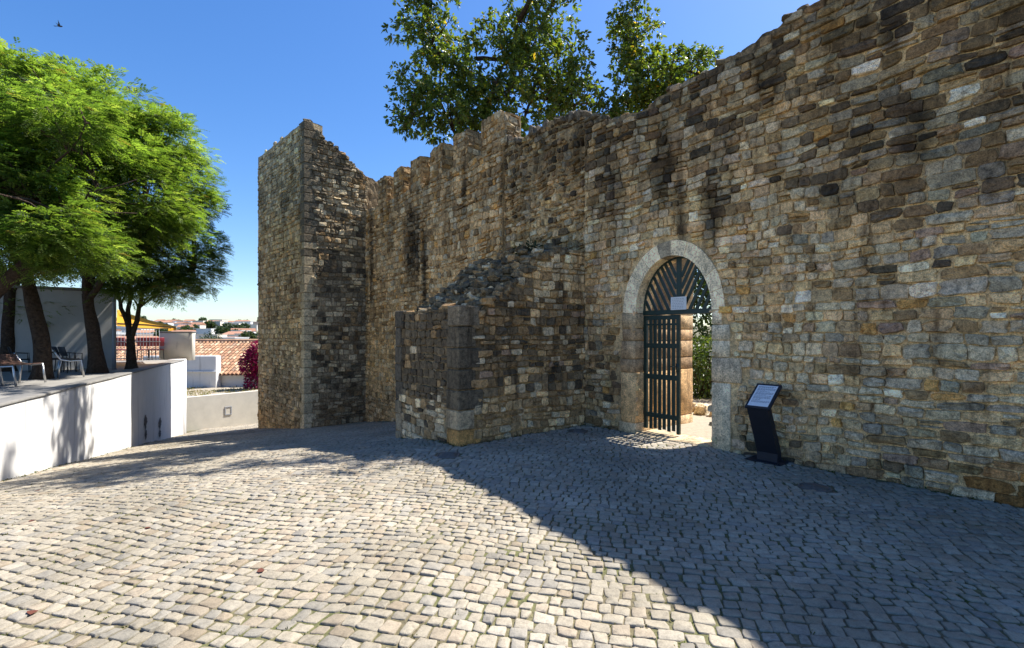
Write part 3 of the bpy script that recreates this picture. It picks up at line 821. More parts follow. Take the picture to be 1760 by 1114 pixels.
butt_o = tag(butt.build('stone_buttress', M['stone'], None, W3(3.5, 1.3, -.1), False), 'low dark buttress with broken sloping top jutting from the castle wall', 'buttress')

# plants rooted on the buttress
def leaves(mb, pos, dirs, L, wd, col, rg, fold=.25, droop=.25, up=None):
    n = len(pos); d = dirs/np.linalg.norm(dirs, axis=1, keepdims=True)
    upv = rg.normal(0, 1, (n, 3)) if up is None else up
    sd = np.cross(d, upv); sd /= np.maximum(np.linalg.norm(sd, axis=1, keepdims=True), 1e-6)
    nn = np.cross(sd, d)
    L = np.asarray(L)[:, None]; wd = np.asarray(wd)[:, None]
    def pt(t, x, h): return pos+d*L*t+sd*wd*x+nn*L*h-np.array([0, 0, 1.])*L*droop*t*t
    V = np.stack([pt(0, 0, 0), pt(.33, 0, 0), pt(.7, 0, 0), pt(1, 0, 0), pt(.33, -.46, fold*.3), pt(.7, -.40, fold*.3), pt(.33, .46, fold*.3), pt(.7, .40, fold*.3)], 1)
    off = (np.arange(n)*8)[:, None, None]
    q = np.array([[1, 2, 5, 4], [1, 6, 7, 2]]); t = np.array([[0, 1, 4], [0, 6, 1], [2, 3, 5], [2, 7, 3]])
    mb.add(V.reshape(-1, 3), [(q[None]+off).reshape(-1, 4), (t[None]+off).reshape(-1, 3)], np.repeat(col[:, None], 8, 1).reshape(-1, 3))
def rdir(rg, n, up=0.0):
    d = rg.normal(0, 1, (n, 3)); d /= np.linalg.norm(d, axis=1, keepdims=True); d[:, 2] += up
    return d/np.linalg.norm(d, axis=1, keepdims=True)
def tufts(mb, pts, r, n, L, cols, rg, up=.5):
    for p in pts:
        d = rdir(rg, n, up); pos = np.asarray(p)+d*r*rg.uniform(.1, 1, (n, 1))
        c = pick(rg, n, cols)*rg.uniform(.6, 1.4, (n, 1))
        leaves(mb, pos, d, L*rg.uniform(.6, 1.3, n), L*.45*rg.uniform(.7, 1.2, n), c, rg)
pl = MB(); prg = np.random.default_rng(5)
tufts(pl, [W3(3.0, .95, 3.05), W3(2.92, .88, 3.12), W3(3.1, 1.02, 3.02)], .14, 90, .06, [((.02, .04, .012), 2), ((.03, .05, .018), 1)], prg)
plr = empty('wall_plant', W3(3.0, .95, 2.85), 'small dark green bush growing on top of the buttress', 'plant')
pl.build('foliage', M['hedge'], plr)
st_ = MB(); tube(st_, [W3(3.0, .95, 2.82), W3(3.01, .96, 3.0), W3(2.98, .93, 3.12)], [.022, .016, .006], 7, (.04, .03, .02)); st_.build('stem', M['stone'], plr)

# ------------------------------------------------------------------ tower
TC = W(12.4, 2.0); TL = W(16.84, 2.38); TI = W(12.4, 0)
FT1 = Face(TI, N, -U)                                  # right face, a 0..2
e = (TL-TC)/np.linalg.norm(TL-TC); nl = np.array([-e[1], e[0]]); nl = nl if np.dot(nl, N) > 0 else -nl
FT2 = Face(TC, e, nl); TLEN = float(np.linalg.norm(TL-TC))
t1prof_ = interp([-.3, 0, .25, .5, .78, 1.1, 1.45, 1.5, 1.72, 1.75, 2.05], [6.85, 6.95, 7.12, 7.3, 7.48, 7.68, 7.86, 7.98, 8.0, 8.27, 8.27])
def t1prof(a): return t1prof_(a)+.05*vn(np.asarray(a)*8, .2, 0, 33)
def t2prof(a): return 8.25+.03*vn(np.asarray(a)*3, .2, 0, 34)+0*np.asarray(a)
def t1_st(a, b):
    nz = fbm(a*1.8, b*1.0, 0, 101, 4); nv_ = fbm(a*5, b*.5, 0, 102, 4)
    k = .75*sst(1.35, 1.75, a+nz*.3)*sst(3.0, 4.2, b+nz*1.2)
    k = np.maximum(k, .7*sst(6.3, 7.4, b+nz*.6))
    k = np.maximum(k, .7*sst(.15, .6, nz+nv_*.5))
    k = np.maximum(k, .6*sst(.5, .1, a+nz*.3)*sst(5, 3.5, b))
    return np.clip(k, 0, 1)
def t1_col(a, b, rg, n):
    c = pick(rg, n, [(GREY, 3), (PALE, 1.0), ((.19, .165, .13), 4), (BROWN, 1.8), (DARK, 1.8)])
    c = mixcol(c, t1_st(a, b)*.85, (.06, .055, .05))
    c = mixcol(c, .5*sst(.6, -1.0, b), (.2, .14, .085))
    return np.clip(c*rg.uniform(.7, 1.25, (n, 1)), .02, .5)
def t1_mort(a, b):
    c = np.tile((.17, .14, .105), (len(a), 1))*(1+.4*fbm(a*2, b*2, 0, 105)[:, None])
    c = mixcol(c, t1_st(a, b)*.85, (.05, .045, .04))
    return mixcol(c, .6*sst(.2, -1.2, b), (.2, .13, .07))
def t2_col(a, b, rg, n):
    nz = fbm(a*1.2, b*.9, 0, 111, 4)
    c = pick(rg, n, [((.38, .32, .225), 4), (TAN, 2), (GREY, 2.4), ((.30, .25, .17), 3), (BROWN, 1)])
    up = sst(5.2, 6.2, b+nz*.7)
    cu = pick(rg, n, [(GREY, 3), (PALE, 1.4), ((.27, .24, .19), 3), (BLUE, 1)])
    c = np.where((rg.random(n) < up)[:, None], cu, c)
    c = mixcol(c, .6*sst(.1, .6, nz), (.10, .085, .06))
    c = mixcol(c, .5*sst(-.6, -1.6, b), (.38, .25, .12))
    return np.clip(c*rg.uniform(.6, 1.3, (n, 1)), .02, .5)
def t2_mort(a, b):
    nz = fbm(a*1.2, b*.9, 0, 111, 4)
    c = np.tile((.26, .215, .145), (len(a), 1))*(1+.3*nz[:, None])
    c = mixcol(c, .7*sst(5.2, 6.2, b+nz*.7), (.28, .25, .2))
    return mixcol(c, .6*sst(.1, .6, nz), (.09, .075, .05))
tw = MB()
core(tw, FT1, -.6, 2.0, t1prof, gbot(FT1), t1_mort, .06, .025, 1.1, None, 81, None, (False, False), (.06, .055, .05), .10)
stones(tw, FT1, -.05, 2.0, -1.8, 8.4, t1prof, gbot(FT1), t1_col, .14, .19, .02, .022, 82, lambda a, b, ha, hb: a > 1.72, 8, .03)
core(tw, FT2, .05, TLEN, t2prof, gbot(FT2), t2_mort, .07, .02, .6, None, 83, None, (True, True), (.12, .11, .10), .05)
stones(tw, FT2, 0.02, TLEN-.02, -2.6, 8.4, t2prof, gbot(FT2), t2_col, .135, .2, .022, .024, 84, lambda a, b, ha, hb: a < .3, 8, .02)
# inner and rear walls of the open backed tower
BL = TL-N*1.0*3.2+e*.1
d3 = (BL-TL)/np.linalg.norm(BL-TL); n3 = np.array([-d3[1], d3[0]]); n3 = n3 if np.dot(n3, U) > 0 else -n3
FT3 = Face(TL, d3, n3)
core(tw, FT3, .2, float(np.linalg.norm(BL-TL)), t2prof, gbot(FT3), t2_mort, .12, .02, 1.0, None, 85, None, (False, True), (.12, .11, .10), .05)
stones(tw, FT3, 0.02, float(np.linalg.norm(BL-TL)), -2.8, 8.4, t2prof, gbot(FT3), t2_col, .14, .24, .016, .014, 86, None, 8, .02)
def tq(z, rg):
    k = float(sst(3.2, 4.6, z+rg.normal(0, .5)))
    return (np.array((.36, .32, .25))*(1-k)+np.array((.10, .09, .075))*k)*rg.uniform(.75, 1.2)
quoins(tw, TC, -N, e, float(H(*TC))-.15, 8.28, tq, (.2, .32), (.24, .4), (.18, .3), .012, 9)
trg = np.random.default_rng(23)
cen, siz = [], []
for w_ in np.arange(-.1, 1.75, .13):
    for k in range(5):
        cen.append(W3(12.5+k*.22+trg.normal(0, .03), w_+trg.normal(0, .03), float(t1prof(w_))+trg.uniform(-.06, .03)))
        siz.append((trg.uniform(.09, .15), trg.uniform(.08, .12), trg.uniform(.05, .09)))
for w_ in (1.85,):
    for k in range(2): cen.append(W3(12.55+.3*k, w_, 8.28+trg.uniform(-.04, .03))); siz.append((.16, .13, .08))
lumps(tw, cen, siz, pick(trg, len(cen), [(DARK, 3), ((.085, .08, .07), 3), (BROWN, 1)]), 12)
tag(tw.build('stone_tower', M['stone'], None, np.array([*W(13.5, 1.0), -1.4]), False), 'tall square ruined stone tower at the far end of the wall', 'tower')

# ------------------------------------------------------------------ ground sheet
def axis(lo, hi, fine0, fine1, st, gr=1.25):
    a = list(np.arange(fine0, fine1+1e-6, st))
    x = fine1; d = st
    while x < hi: d *= gr; x += d; a.append(x)
    x = fine0; d = st
    while x > lo: d *= gr; x -= d; a.insert(0, x)
    return np.array(a)
gx = axis(-2500, 2500, -17, 8, .3); gy = axis(-1500, 4000, -5, 30, .3, 1.2)
X, Y = np.meshgrid(gx, gy, indexing='ij')
P = np.stack([X, Y, H(X, Y)-.003], -1).reshape(-1, 3)
gi = np.arange(len(P)).reshape(X.shape)
q = np.stack([gi[:-1, :-1], gi[1:, :-1], gi[1:, 1:], gi[:-1, 1:]], -1).reshape(-1, 4)
mb = MB(); mb.add(P, [q])
tag(mb.build('ground', M['ground']), kind='structure')

# ------------------------------------------------------------------ white retaining wall line
WA = np.array([-7.4, 7.2]); WB = np.array([-13.2, 20.0]); WD = nrm(WB-WA); WN = np.array([WD[1], -WD[0]])   # WN points to the lane
def wall_off(x, y): return (x-WA[0])*WN[0]+(y-WA[1])*WN[1]
TZ = .60

# ------------------------------------------------------------------ cobbles
def cobbles():
    rg = np.random.default_rng(31)
    ang = R(13); e2 = np.array([math.sin(ang), math.cos(ang)]); e1 = np.array([math.cos(ang), -math.sin(ang)])
    cs = []
    v = -4.0
    k = 0
    while v < 31:
        h = rg.uniform(.080, .110)
        u0, u1 = -26., 10.
        ws = rg.uniform(.072, .13, int((u1-u0)/.072)); us = u0+rg.uniform(0, .1)+np.cumsum(ws)
        us = us[us < u1]; n = len(us)
        cs.append(np.stack([us-ws[:n], us, np.full(n, v), np.full(n, v+h), np.full(n, k)], 1))
        v += h; k += 1
    c = np.concatenate(cs)
    def warp(u, v):
        du = .10*vn(u*.5, v*.5, 0, 51)+.03*vn(u*1.9, v*1.9, 0, 52)
        dv = .30*vn(u*.16, v*.13, 0, 53)+.07*vn(u*.7, v*.6, 0, 54)+.01*vn(u*3, v*3, 0, 55)
        uu, vv = u+du, v+dv
        return uu*e1[0]+vv*e2[0], uu*e1[1]+vv*e2[1]
    mu, mv = (c[:, 0]+c[:, 1])/2, (c[:, 2]+c[:, 3])/2
    x, y = warp(mu, mv); s, w = sw(x, y)
    ok = (w > .05) & (y > -3.2) & (y < 30) & (wall_off(x, y) > .02) & (s > -9)
    ok &= ~((s > BS0-.03) & (s < BS1+.03) & (w < BW+.03))
    tw_ = (s > 12.35) & (s < 16.9) & (w < 2.06+(s-12.4)*.085)
    ok &= ~tw_ & (x < 7)
    # beyond the white wall's end the lane bends left
    ok &= ~((s > 27.5))
    ok |= (w <= .05) & (w > -.16) & (np.abs(s-GC) < GH+.1)
    for (cx, cy, rr) in COVERS: ok &= np.hypot(x-cx, y-cy) > rr
    c = c[ok]; n = len(c)
    gp = rg.uniform(.006, .014, n)*(1+.8*(rg.random(n) < .12))
    j = lambda: rg.normal(0, .0055, n)
    U4 = np.stack([c[:, 0]+gp/2+j(), c[:, 1]-gp/2+j(), c[:, 1]-gp/2+j(), c[:, 0]+gp/2+j()], 1)
    V4 = np.stack([c[:, 2]+gp/2+j(), c[:, 2]+gp/2+j(), c[:, 3]-gp/2+j(), c[:, 3]-gp/2+j()], 1)
    X4, Y4 = warp(U4, V4)
    npt = 12; p, q = outline(rg, n, npt, (.06, .34), .035)
    def bil(f):
        Pp = (p*f+1)/2; Q = (q*f+1)/2
        w0, w1, w2, w3 = (1-Pp)*(1-Q), Pp*(1-Q), Pp*Q, (1-Pp)*Q
        return (w0*X4[:, :1]+w1*X4[:, 1:2]+w2*X4[:, 2:3]+w3*X4[:, 3:4], w0*Y4[:, :1]+w1*Y4[:, 1:2]+w2*Y4[:, 2:3]+w3*Y4[:, 3:4])
    hz = rg.uniform(.004, .010, (n, 1)); tx, ty = rg.normal(0, .0022, (n, 1)), rg.normal(0, .0022, (n, 1))
    rings = []
    xc, yc = X4.mean(1, keepdims=True), Y4.mean(1, keepdims=True)
    hc = H(xc, yc)
    for f, k in ((1.0, 0), (.965, 1), (.85, 2)):
        a, b = bil(f)
        base = H(a, b)
        if k == 0: z = base-.03
        elif k == 1: z = base+hz*.7+p*tx+q*ty+rg.normal(0, .0012, (n, npt))
        else: z = base+hz+p*tx*.8+q*ty*.8+rg.normal(0, .0015, (n, npt))
        rings.append(np.stack([a, b, z], -1))
    cen = np.stack([xc, yc, hc+hz+rg.normal(.0015, .0015, (n, 1))], -1)
    V = np.concatenate(rings+[cen], 1); nv = 3*npt+1
    jx = np.arange(npt); jn = (jx+1) % npt
    qd = np.concatenate([np.stack([r*npt+jx, r*npt+jn, (r+1)*npt+jn, (r+1)*npt+jx], 1) for r in (0, 1)])
    tr = np.stack([2*npt+jx, 2*npt+jn, np.full(npt, 3*npt)], 1)
    off = (np.arange(n)*nv)[:, None, None]
    col = pick(rg, n, [((.52, .50, .465), 5), ((.56, .54, .50), 3), ((.47, .47, .47), 1.8), ((.53, .485, .435), 1.8), ((.40, .40, .405), .45), ((.47, .42, .36), .5), ((.60, .585, .56), 1)])
    col = col*rg.uniform(.88, 1.10, (n, 1))
    wear = fbm(c[:, 0]*.25, c[:, 2]*.25, 0, 58, 3)
    col = col*(1+.14*wear[:, None])*np.array([.635, .585, .495])
    C = np.repeat(col[:, None], nv, 1)
    C[:, :npt] *= .45
    mb = MB(); mb.add(V.reshape(-1, 3), [(qd[None]+off).reshape(-1, 4), (tr[None]+off).reshape(-1, 3)], np.clip(C, 0, .75).reshape(-1, 3))
    tag(mb.build('cobbled_lane', M['cobble']), kind='structure')
    print('cobbles', n)
    return c, warp
COVERS = [(-.85, 6.60, .19), (1.10, 8.28, .17), (3.17, 5.18, .17)]
cob, cwarp = cobbles()

# grass and moss in the joints
gr = np.random.default_rng(61); mb = MB()
sel = gr.choice(len(cob), 14000)
x, y = cwarp(cob[sel, 0], cob[sel, 2]+gr.uniform(0, .1, len(sel))*(gr.random(len(sel)) < .4))
keep = (fbm(x*.8, y*.8, 0, 63, 3) > -.05) & (y > 1.2) & (y < 13)
x, y = x[keep], y[keep]
px = np.repeat(x, 6)+gr.normal(0, .014, len(x)*6); py = np.repeat(y, 6)+gr.normal(0, .009, len(x)*6)
pos = np.stack([px, py, H(px, py)-.006], -1); n = len(pos)
d = rdir(gr, n, .55)
c = pick(gr, n, [((.09, .11, .03), 3), ((.14, .13, .05), 2), ((.06, .09, .02), 2)])*gr.uniform(.7, 1.3, (n, 1))
leaves(mb, pos, d, gr.uniform(.013, .034, n), gr.uniform(.005, .010, n), c, gr)
tag(mb.build('joint_grass', M['grass']), 'sparse grass and moss in the joints of the cobbles', 'grass', kind='stuff')

# weeds and grit where the walls meet the paving
mb = MB(); wg = np.random.default_rng(65); pts = []
for a in np.arange(-7, 12.3, .035):
    if GS0-.1 < a < GS1+.3 or BS0-.02 < a < BS1+.02 or wg.random() < .3: continue
    pts.append(W(a, wg.uniform(.015, .07)))
for a in np.arange(.05, BW, .05): pts.append(W(BS0-wg.uniform(.02, .06), a))
for a in np.arange(BS0, BS1, .05): pts.append(W(a, BW+wg.uniform(.02, .06)))
for t in np.arange(-5, 13, .05):
    if wg.random() < .6: pts.append(WA+WD*t+WN*wg.uniform(.02, .1))
pts = np.array(pts); pts = pts[fbm(pts[:, 0]*1.6, pts[:, 1]*1.6, 0, 66, 3) > -.08]
k = 7; P_ = np.repeat(pts, k, 0)+wg.normal(0, .015, (len(pts)*k, 2)); P_ = np.c_[P_, H(P_[:, 0], P_[:, 1])+.002]
leaves(mb, P_, rdir(wg, len(P_), .6), wg.uniform(.018, .055, len(P_)), wg.uniform(.006, .016, len(P_)), pick(wg, len(P_), [((.08, .10, .03), 3), ((.16, .13, .06), 3), ((.05, .08, .02), 2), ((.2, .15, .09), 1)]), wg)
tag(mb.build('weeds', M['grass']), 'low weeds and dry grit along the foot of the walls', 'weeds', kind='stuff')

# metal covers let into the paving
def disc(mb, c, r, z0, z1, k=28, col=(.5,.5,.5), sq=1.0):
    th = np.arange(k)*2*math.pi/k
    rr = [(r*1.0, z0), (r*1.0, z1-.006), (r*.97, z1), (r*.86, z1), (r*.85, z1-.006), (r*.80, z1-.006), (r*.79, z1), (0.01, z1)]
    V = np.concatenate([np.stack([c[0]+np.sign(np.cos(th))*np.abs(np.cos(th))**sq*q, c[1]+np.sign(np.sin(th))*np.abs(np.sin(th))**sq*q, np.full(k, z)], -1) for q, z in rr])
    j = np.arange(k); jn = (j+1) % k
    mb.add(V, [np.concatenate([np.stack([i*k+j, i*k+jn, (i+1)*k+jn, (i+1)*k+j], 1) for i in range(len(rr)-1)])], col)
for (cx, cy, rr), sq, lb in zip(COVERS, (.35, 1., 1.), ('square iron cover set in shaded cobbles before the buttress corner', 'round iron cover by the foot of the buttress and wall', 'round iron cover in the dark cobbles right of the information lectern')):
    mb = MB(); z = float(H(cx, cy)); disc(mb, (cx, cy), rr*.92 if sq == 1 else rr*.78, z-.05, z+.012, sq=sq)
    for k in range(-3, 4): cbox(mb, (cx, cy+k*rr*.17, z+.013), (rr*.9, rr*.06, .006), 0, .002)
    tag(mb.build('drain_cover', M['iron'], None, (cx, cy, z)), lb, 'drain cover', 'iron covers in the paving')

# garden behind the gate
mb = MB(); g0 = np.random.default_rng(4)
xs = np.linspace(-6, 10, 80); ww = np.linspace(-.15, -9, 60)
P = np.array([W3(s_, w_, float(H(*W(s_, w_)))+.02+.015*float(vn(s_*2, w_*2, 0, 71))) for s_ in xs for w_ in ww])
gi = np.arange(len(P)).reshape(80, 60)
q = np.stack([gi[:-1, :-1], gi[:-1, 1:], gi[1:, 1:], gi[1:, :-1]], -1)
sm = (xs[:-1]+xs[1:])/2; wm = (ww[:-1]+ww[1:])/2
kp = ~((wm[None] > -1.7) & (np.abs(sm[:, None]-GC) > GH+.12))
mb.add(P, [q[kp]]); tag(mb.build('garden_path', M['sand']), kind='structure')
# stone edging of the flower bed
mb = MB(); L_ = 0
for k in range(16):
    s_ = -2.6+k*.36; w_ = -2.62+.02*g0.normal()
    c = W3(s_, w_, float(H(*W(s_, w_)))+.10)
    lumps(mb, [c], [(.19, .11, .12)], [np.array((.42, .38, .31))*g0.uniform(.8, 1.15)], 90+k, base=ICO2, boxy=.5)
tag(mb.build('bed_edging', M['ashlar'], None, W3(0, -2.62, 0)), 'low rough stone edging of the garden bed seen through the gate', 'edging')

# ------------------------------------------------------------------ iron gate
gw = -.20
gate = empty('iron_gate', W3(GC, gw, .03), 'dark green barred gate with fanned bars above, one leaf closed', 'gate')
def bar(mb, p, q, wd, dp, nrm_=None, bev=.003):
    """flat bar from p to q in the gate plane, width wd in plane, depth dp"""
    p = np.asarray(p, float); q = np.asarray(q, float); t = nrm(q-p); nn = np.array([N[0], N[1], 0.]) if nrm_ is None else nrm_
    sd = np.cross(t, nn); o = p-sd*wd/2-nn*dp/2
    box(mb, o, q-p, sd*wd, nn*dp, bev)
# fan light: frame, centre post and slanting bars
fan = MB()
zb = SPR+.0
bar(fan, W3(GS0, gw, zb), W3(GS1, gw, zb), .075, .05)
def ell(s_): return SPR+RISE*math.sqrt(max(0, 1-((s_-GC)/GH)**2))
bar(fan, W3(GC, gw, zb+.03), W3(GC, gw, SPR+RISE-.01), .075, .04)
prev = None
for th in np.linspace(0, math.pi, 25):
    p = W3(GC+math.cos(th)*(GH-.012), gw, SPR+math.sin(th)*(RISE-.012))
    if prev is not None: bar(fan, prev, p, .03, .035)
    prev = p
for sg in (-1, 1):
    for k in range(8):
        z0 = zb+.03; s0 = GC+sg*(.05+.0*k)
        # bars start along the centre post / sill and lean outward
        ang_ = R(27)
        st = -.32+k*.115
        if st < 0: p0 = (0.04, zb+.04-st*1.55)
        else: p0 = (.04+st, zb+.03)
        # march outward until the ellipse
        t = 0; p = p0
        while True:
            q_ = (p0[0]+math.sin(ang_)*t, p0[1]+math.cos(ang_)*t)
            if (q_[0]/(GH-.02))**2+((q_[1]-SPR)/(RISE-.02))**2 > 1 or t > 2: break
            p = q_; t += .01
        if math.dist(p, p0) > .06:
            bar(fan, W3(GC+sg*p0[0], gw+.004*(k % 2), p0[1]), W3(GC+sg*p[0], gw+.004*(k % 2), p[1]), .05, .022)
fan.build('fanlight', M['green_iron'], gate, smooth=False)
def leaf_gate(hinge, dirv, label, width=.655):
    lf = MB(); nn = np.array([dirv[1], -dirv[0], 0.])
    def Q(a, z): return np.array([hinge[0]+dirv[0]*a, hinge[1]+dirv[1]*a, z])
    z0, z1 = .07, zb-.045
    bar(lf, Q(.03, z0), Q(.03, z1), .06, .05, nn); bar(lf, Q(width-.025, z0-.02), Q(width-.025, z1), .05, .05, nn)
    for z, h in ((z0+.23, .075), (.92, .08), (1.42, .075), (z1-.035, .07), (1.76, .03)):
        bar(lf, Q(0.05, z), Q(width-.04, z), h, .03, nn)
    k = 6
    for i in range(k):
        a = .06+(width-.11)*(i+.75)/(k+.5)
        bar(lf, Q(a, z0+.0+.02*(i % 2)), Q(a, z1), .057, .018, nn)
    ob = lf.build('gate_leaf', M['green_iron'], gate, smooth=False)
    for z in (.35, 1.05, 1.7):
        h = MB(); tube(h, [Q(-.005, z-.05), Q(-.005, z+.05)], .018, 8); h.build('hinge', M['green_iron'], ob)
    h = MB(); cbox(h, Q(width-.03, 1.08), (.05, .06, .14), math.atan2(dirv[1], dirv[0]), .005); tube(h, [Q(width-.03, 1.1)+nn*.03, Q(width-.03, 1.1)+nn*.075], .009, 8); tube(h, [Q(width-.03, 1.1)+nn*.07, Q(width-.14, 1.1)+nn*.07], .008, 8)
    h.build('lock', M['green_iron'], ob)
    return ob
leaf_gate(W(GS1-.015, gw), -U, 'l')
o_ = leaf_gate(W(GS0+.03, gw-.03), -N, 'r'); o_['label'] = 'open gate leaf folded back against the right jamb'
# notice on the gate
sg = MB()
c0 = W3(GC+.12, gw+.035, SPR+.03); ax = np.array([-U[0], -U[1], 0])*.27; az = np.array([0, 0, .20]); an = np.array([N[0], N[1], 0])*.008
box(sg, c0, ax, an, az, .002)
sgo = sg.build('notice_sign', M['sign_white'], None, c0, smooth=False)
tag(sgo, 'small white notice fixed to the middle of the green gate', 'sign')
tx = MB(); r8 = np.random.default_rng(2)
for k in range(7):
    x0 = .03
    while x0 < .23:
        l = r8.uniform(.012, .035)
        if x0+l < .245: box(tx, c0+nrm(ax)*x0+np.array([N[0], N[1], 0])*.0085+np.array([0, 0, .175-k*.024]), nrm(ax)*l, np.array([N[0], N[1], 0])*.001, np.array([0, 0, -.008]), .0003)
        x0 += l+.012
tx.build('faded_text', M['pale_ink'], sgo, smooth=False)

# ------------------------------------------------------------------ information lectern
LS, LW = -.80, .16
lz = float(H(*W(LS, LW)))
lect = empty('information_lectern', W3(LS, LW, lz), 'dark leaning metal lectern with a white printed panel beside the stone wall', 'lectern')
lm = MB(); hw = .125
prof_f = [(.22, 0.012), (.215, .12), (.47, .66), (.49, .70)]         # front edge (w, z) going up
prof_b = [(.10, 0.012), (.105, .12), (.385, .70), (.42, .775)]
for sx in (-1, 1): pass
ring = prof_f+prof_b[::-1]
V = [W3(LS+sx*hw, w_, lz+z_) for sx in (-1, 1) for w_, z_ in ring]; nr_ = len(ring); jj = np.arange(nr_); jn = (jj+1) % nr_
lm.add(V, [np.stack([jj, jn, jn+nr_, jj+nr_], 1), np.array([[0, 7, 6, 1], [1, 6, 5, 2], [2, 5, 4, 3]]), np.array([[8, 9, 14, 15], [9, 10, 13, 14], [10, 11, 12, 13]])])
lm.build('post', M['black_steel'], lect, smooth=False)
bp = MB(); cbox(bp, W3(LS+.02, .17, lz+.012), (.44, .30, .010), math.atan2(U[1], U[0]), .003)
for sx in (-.19, .19):
    for sy in (-.13, .13): p = W3(LS+.02+sx, .17+sy, lz+.018); tube(bp, [p, p+[0, 0, .012]], .012, 8)
bp.build('base_plate', M['black_steel'], lect, smooth=False)
# tilted panel
pu = np.array([-U[0], -U[1], 0]); Nn = np.array([N[0], N[1], 0])
pv = nrm(-Nn*.79+np.array([0, 0, .61])); pn = np.cross(pu, pv); pn = pn if pn[2] > 0 else -pn
p0 = W3(LS+.15, .50, lz+.71)
ph = MB(); box(ph, p0-pn*.035, pu*.30, pv*.44, pn*.035, .004); panel = ph.build('panel', M['black_steel'], lect, smooth=False)
sh = MB(); box(sh, p0+pu*.028+pv*.03+pn*.0005, pu*.244, pv*.375, pn*.003, .001); sheet = sh.build('printed_sheet', M['sign_white'], panel, smooth=False)
tx = MB(); r8 = np.random.default_rng(12)
yv = .352; b_ = 0
for blk, (nl_, bold) in enumerate(((2, 1), (4, 0), (1, 1), (4, 0), (1, 1), (4, 0), (1, 1), (3, 0))):
    for l_ in range(nl_):
        x0 = .04; hgt = .008 if bold else .0055
        end = .24 if l_ < nl_-1 else r8.uniform(.12, .23)
        while x0 < end:
            l = r8.uniform(.012, .034)
            box(tx, p0+pu*(x0+.008)+pv*(.03+yv)+pn*.0036, pu*min(l, .253-x0), pv*(-hgt), pn*.0006, .0002)
            x0 += l+.006
        yv -= hgt+.0058
    yv -= .008
tx.build('printed_text', M['ink'], sheet, smooth=False)

# ------------------------------------------------------------------ terrace on the left
def extr(mb, poly, z0, z1, bev=None, mi=0):
    poly = np.asarray(poly, float)
    ar = 0.5*sum(poly[i-1][0]*poly[i][1]-poly[i][0]*poly[i-1][1] for i in range(len(poly)))
    if ar < 0: poly = poly[::-1]
    n = len(poly); V = np.concatenate([np.c_[poly, np.full(n, z0)], np.c_[poly, np.full(n, z1)]])
    j = np.arange(n); jn = (j+1) % n
    mb.add(V, [np.stack([j, jn, jn+n, j+n], 1), (j+n)[None], j[::-1][None]], None, mi)
WZ = WA-WD*9.0                                    # wall continues past the camera
def wp(t, off=0.): return WA+WD*t+WN*off
WLEN = float(np.linalg.norm(WB-WA))
mb = MB()
nseg = 46; ts = np.linspace(-9, WLEN, nseg)
V = []; zs = np.array([-3.6]+list(np.linspace(-3.0, TZ-.006, 9)))
for t in ts:
    for z in zs:
        o = .012*float(fbm(t*.8, z*1.2, 0, 121, 3)); p = wp(t, o); V.append((p[0], p[1], z))
V = np.array(V); gi = np.arange(len(V)).reshape(nseg, len(zs))
mb.add(V, [np.stack([gi[:-1, :-1], gi[1:, :-1], gi[1:, 1:], gi[:-1, 1:]], -1).reshape(-1, 4)])
q0, q1 = wp(-9, -.02), wp(WLEN, -.02); b1, b0 = wp(WLEN, -.34), wp(-9, -.34)
extr(mb, [q0, q1, b1, b0], -3.6, TZ-.01)
pe = wp(WLEN, .012); extr(mb, [wp(WLEN-.5, .0), wp(WLEN-.0, .03), wp(WLEN+.0, -.5), wp(WLEN-.5, -.5)], -3.6, TZ+.02)
ww_ = mb.build('white_wall', M['whitewash'], None, (*WA, 0)); tag(ww_, 'long whitewashed retaining wall below the terrace on the left', 'wall')
cp = MB(); V = []
for t in ts:
    for off, z in ((.018, TZ-.03), (.02, TZ+.0), (-.05, TZ+.008), (-.30, TZ+.006), (-.36, TZ-.03)):
        o = .008*float(fbm(t*1.7, off*3, 0, 125, 3)) if off > 0 else 0
        p = wp(t, off+o); V.append((p[0], p[1], z+.005*float(fbm(t*2, off*4, 0, 126, 2))))
V = np.array(V); gi = np.arange(len(V)).reshape(nseg, 5)
cp.add(V, [np.stack([gi[:-1, :-1], gi[:-1, 1:], gi[1:, 1:], gi[1:, :-1]], -1).reshape(-1, 4)])
cp.build('coping', M['coping'], ww_)
# old dark drip marks low on the wall
def wall_hit(px, py):
    k = (px-880)/850.; t = (k*WA[1]-WA[0])/(WD[0]-k*WD[1]); p = WA+WD*t; return t, 1.6+(575-py)*p[1]/850.
M['drip'] = plain('dark_drip', (.10, .095, .09), .9, var=.5, scale=20, bs=.3, bd=.004)
sr = np.random.default_rng(15)
for px_, py_, hh_ in ((249, 728, .5), (250, 748, .3), (274, 730, .45), (274, 746, .28)):
    t0, z0 = wall_hit(px_, py_); mb = MB(); n_ = 12; L_, R_ = [], []
    for i in range(n_):
        f = i/(n_-1); w_ = .17*math.sin(math.pi*min(f+.08, .97))*sr.uniform(.6, 1.3); c_ = t0+sr.normal(0, .012)
        for lst, tt_ in ((L_, c_-w_), (R_, c_+w_)): lst.append((*wp(tt_, .012+.012*float(fbm(tt_*.8, (z0+hh_*(.5-f))*1.2, 0, 121, 3))), z0+hh_*(.5-f)))
    jj_ = np.arange(n_-1); mb.add(L_+R_, [np.stack([jj_, jj_+n_, jj_+n_+1, jj_+1], 1)[:, ::-1]]); mb.build('stain', M['drip'], ww_)
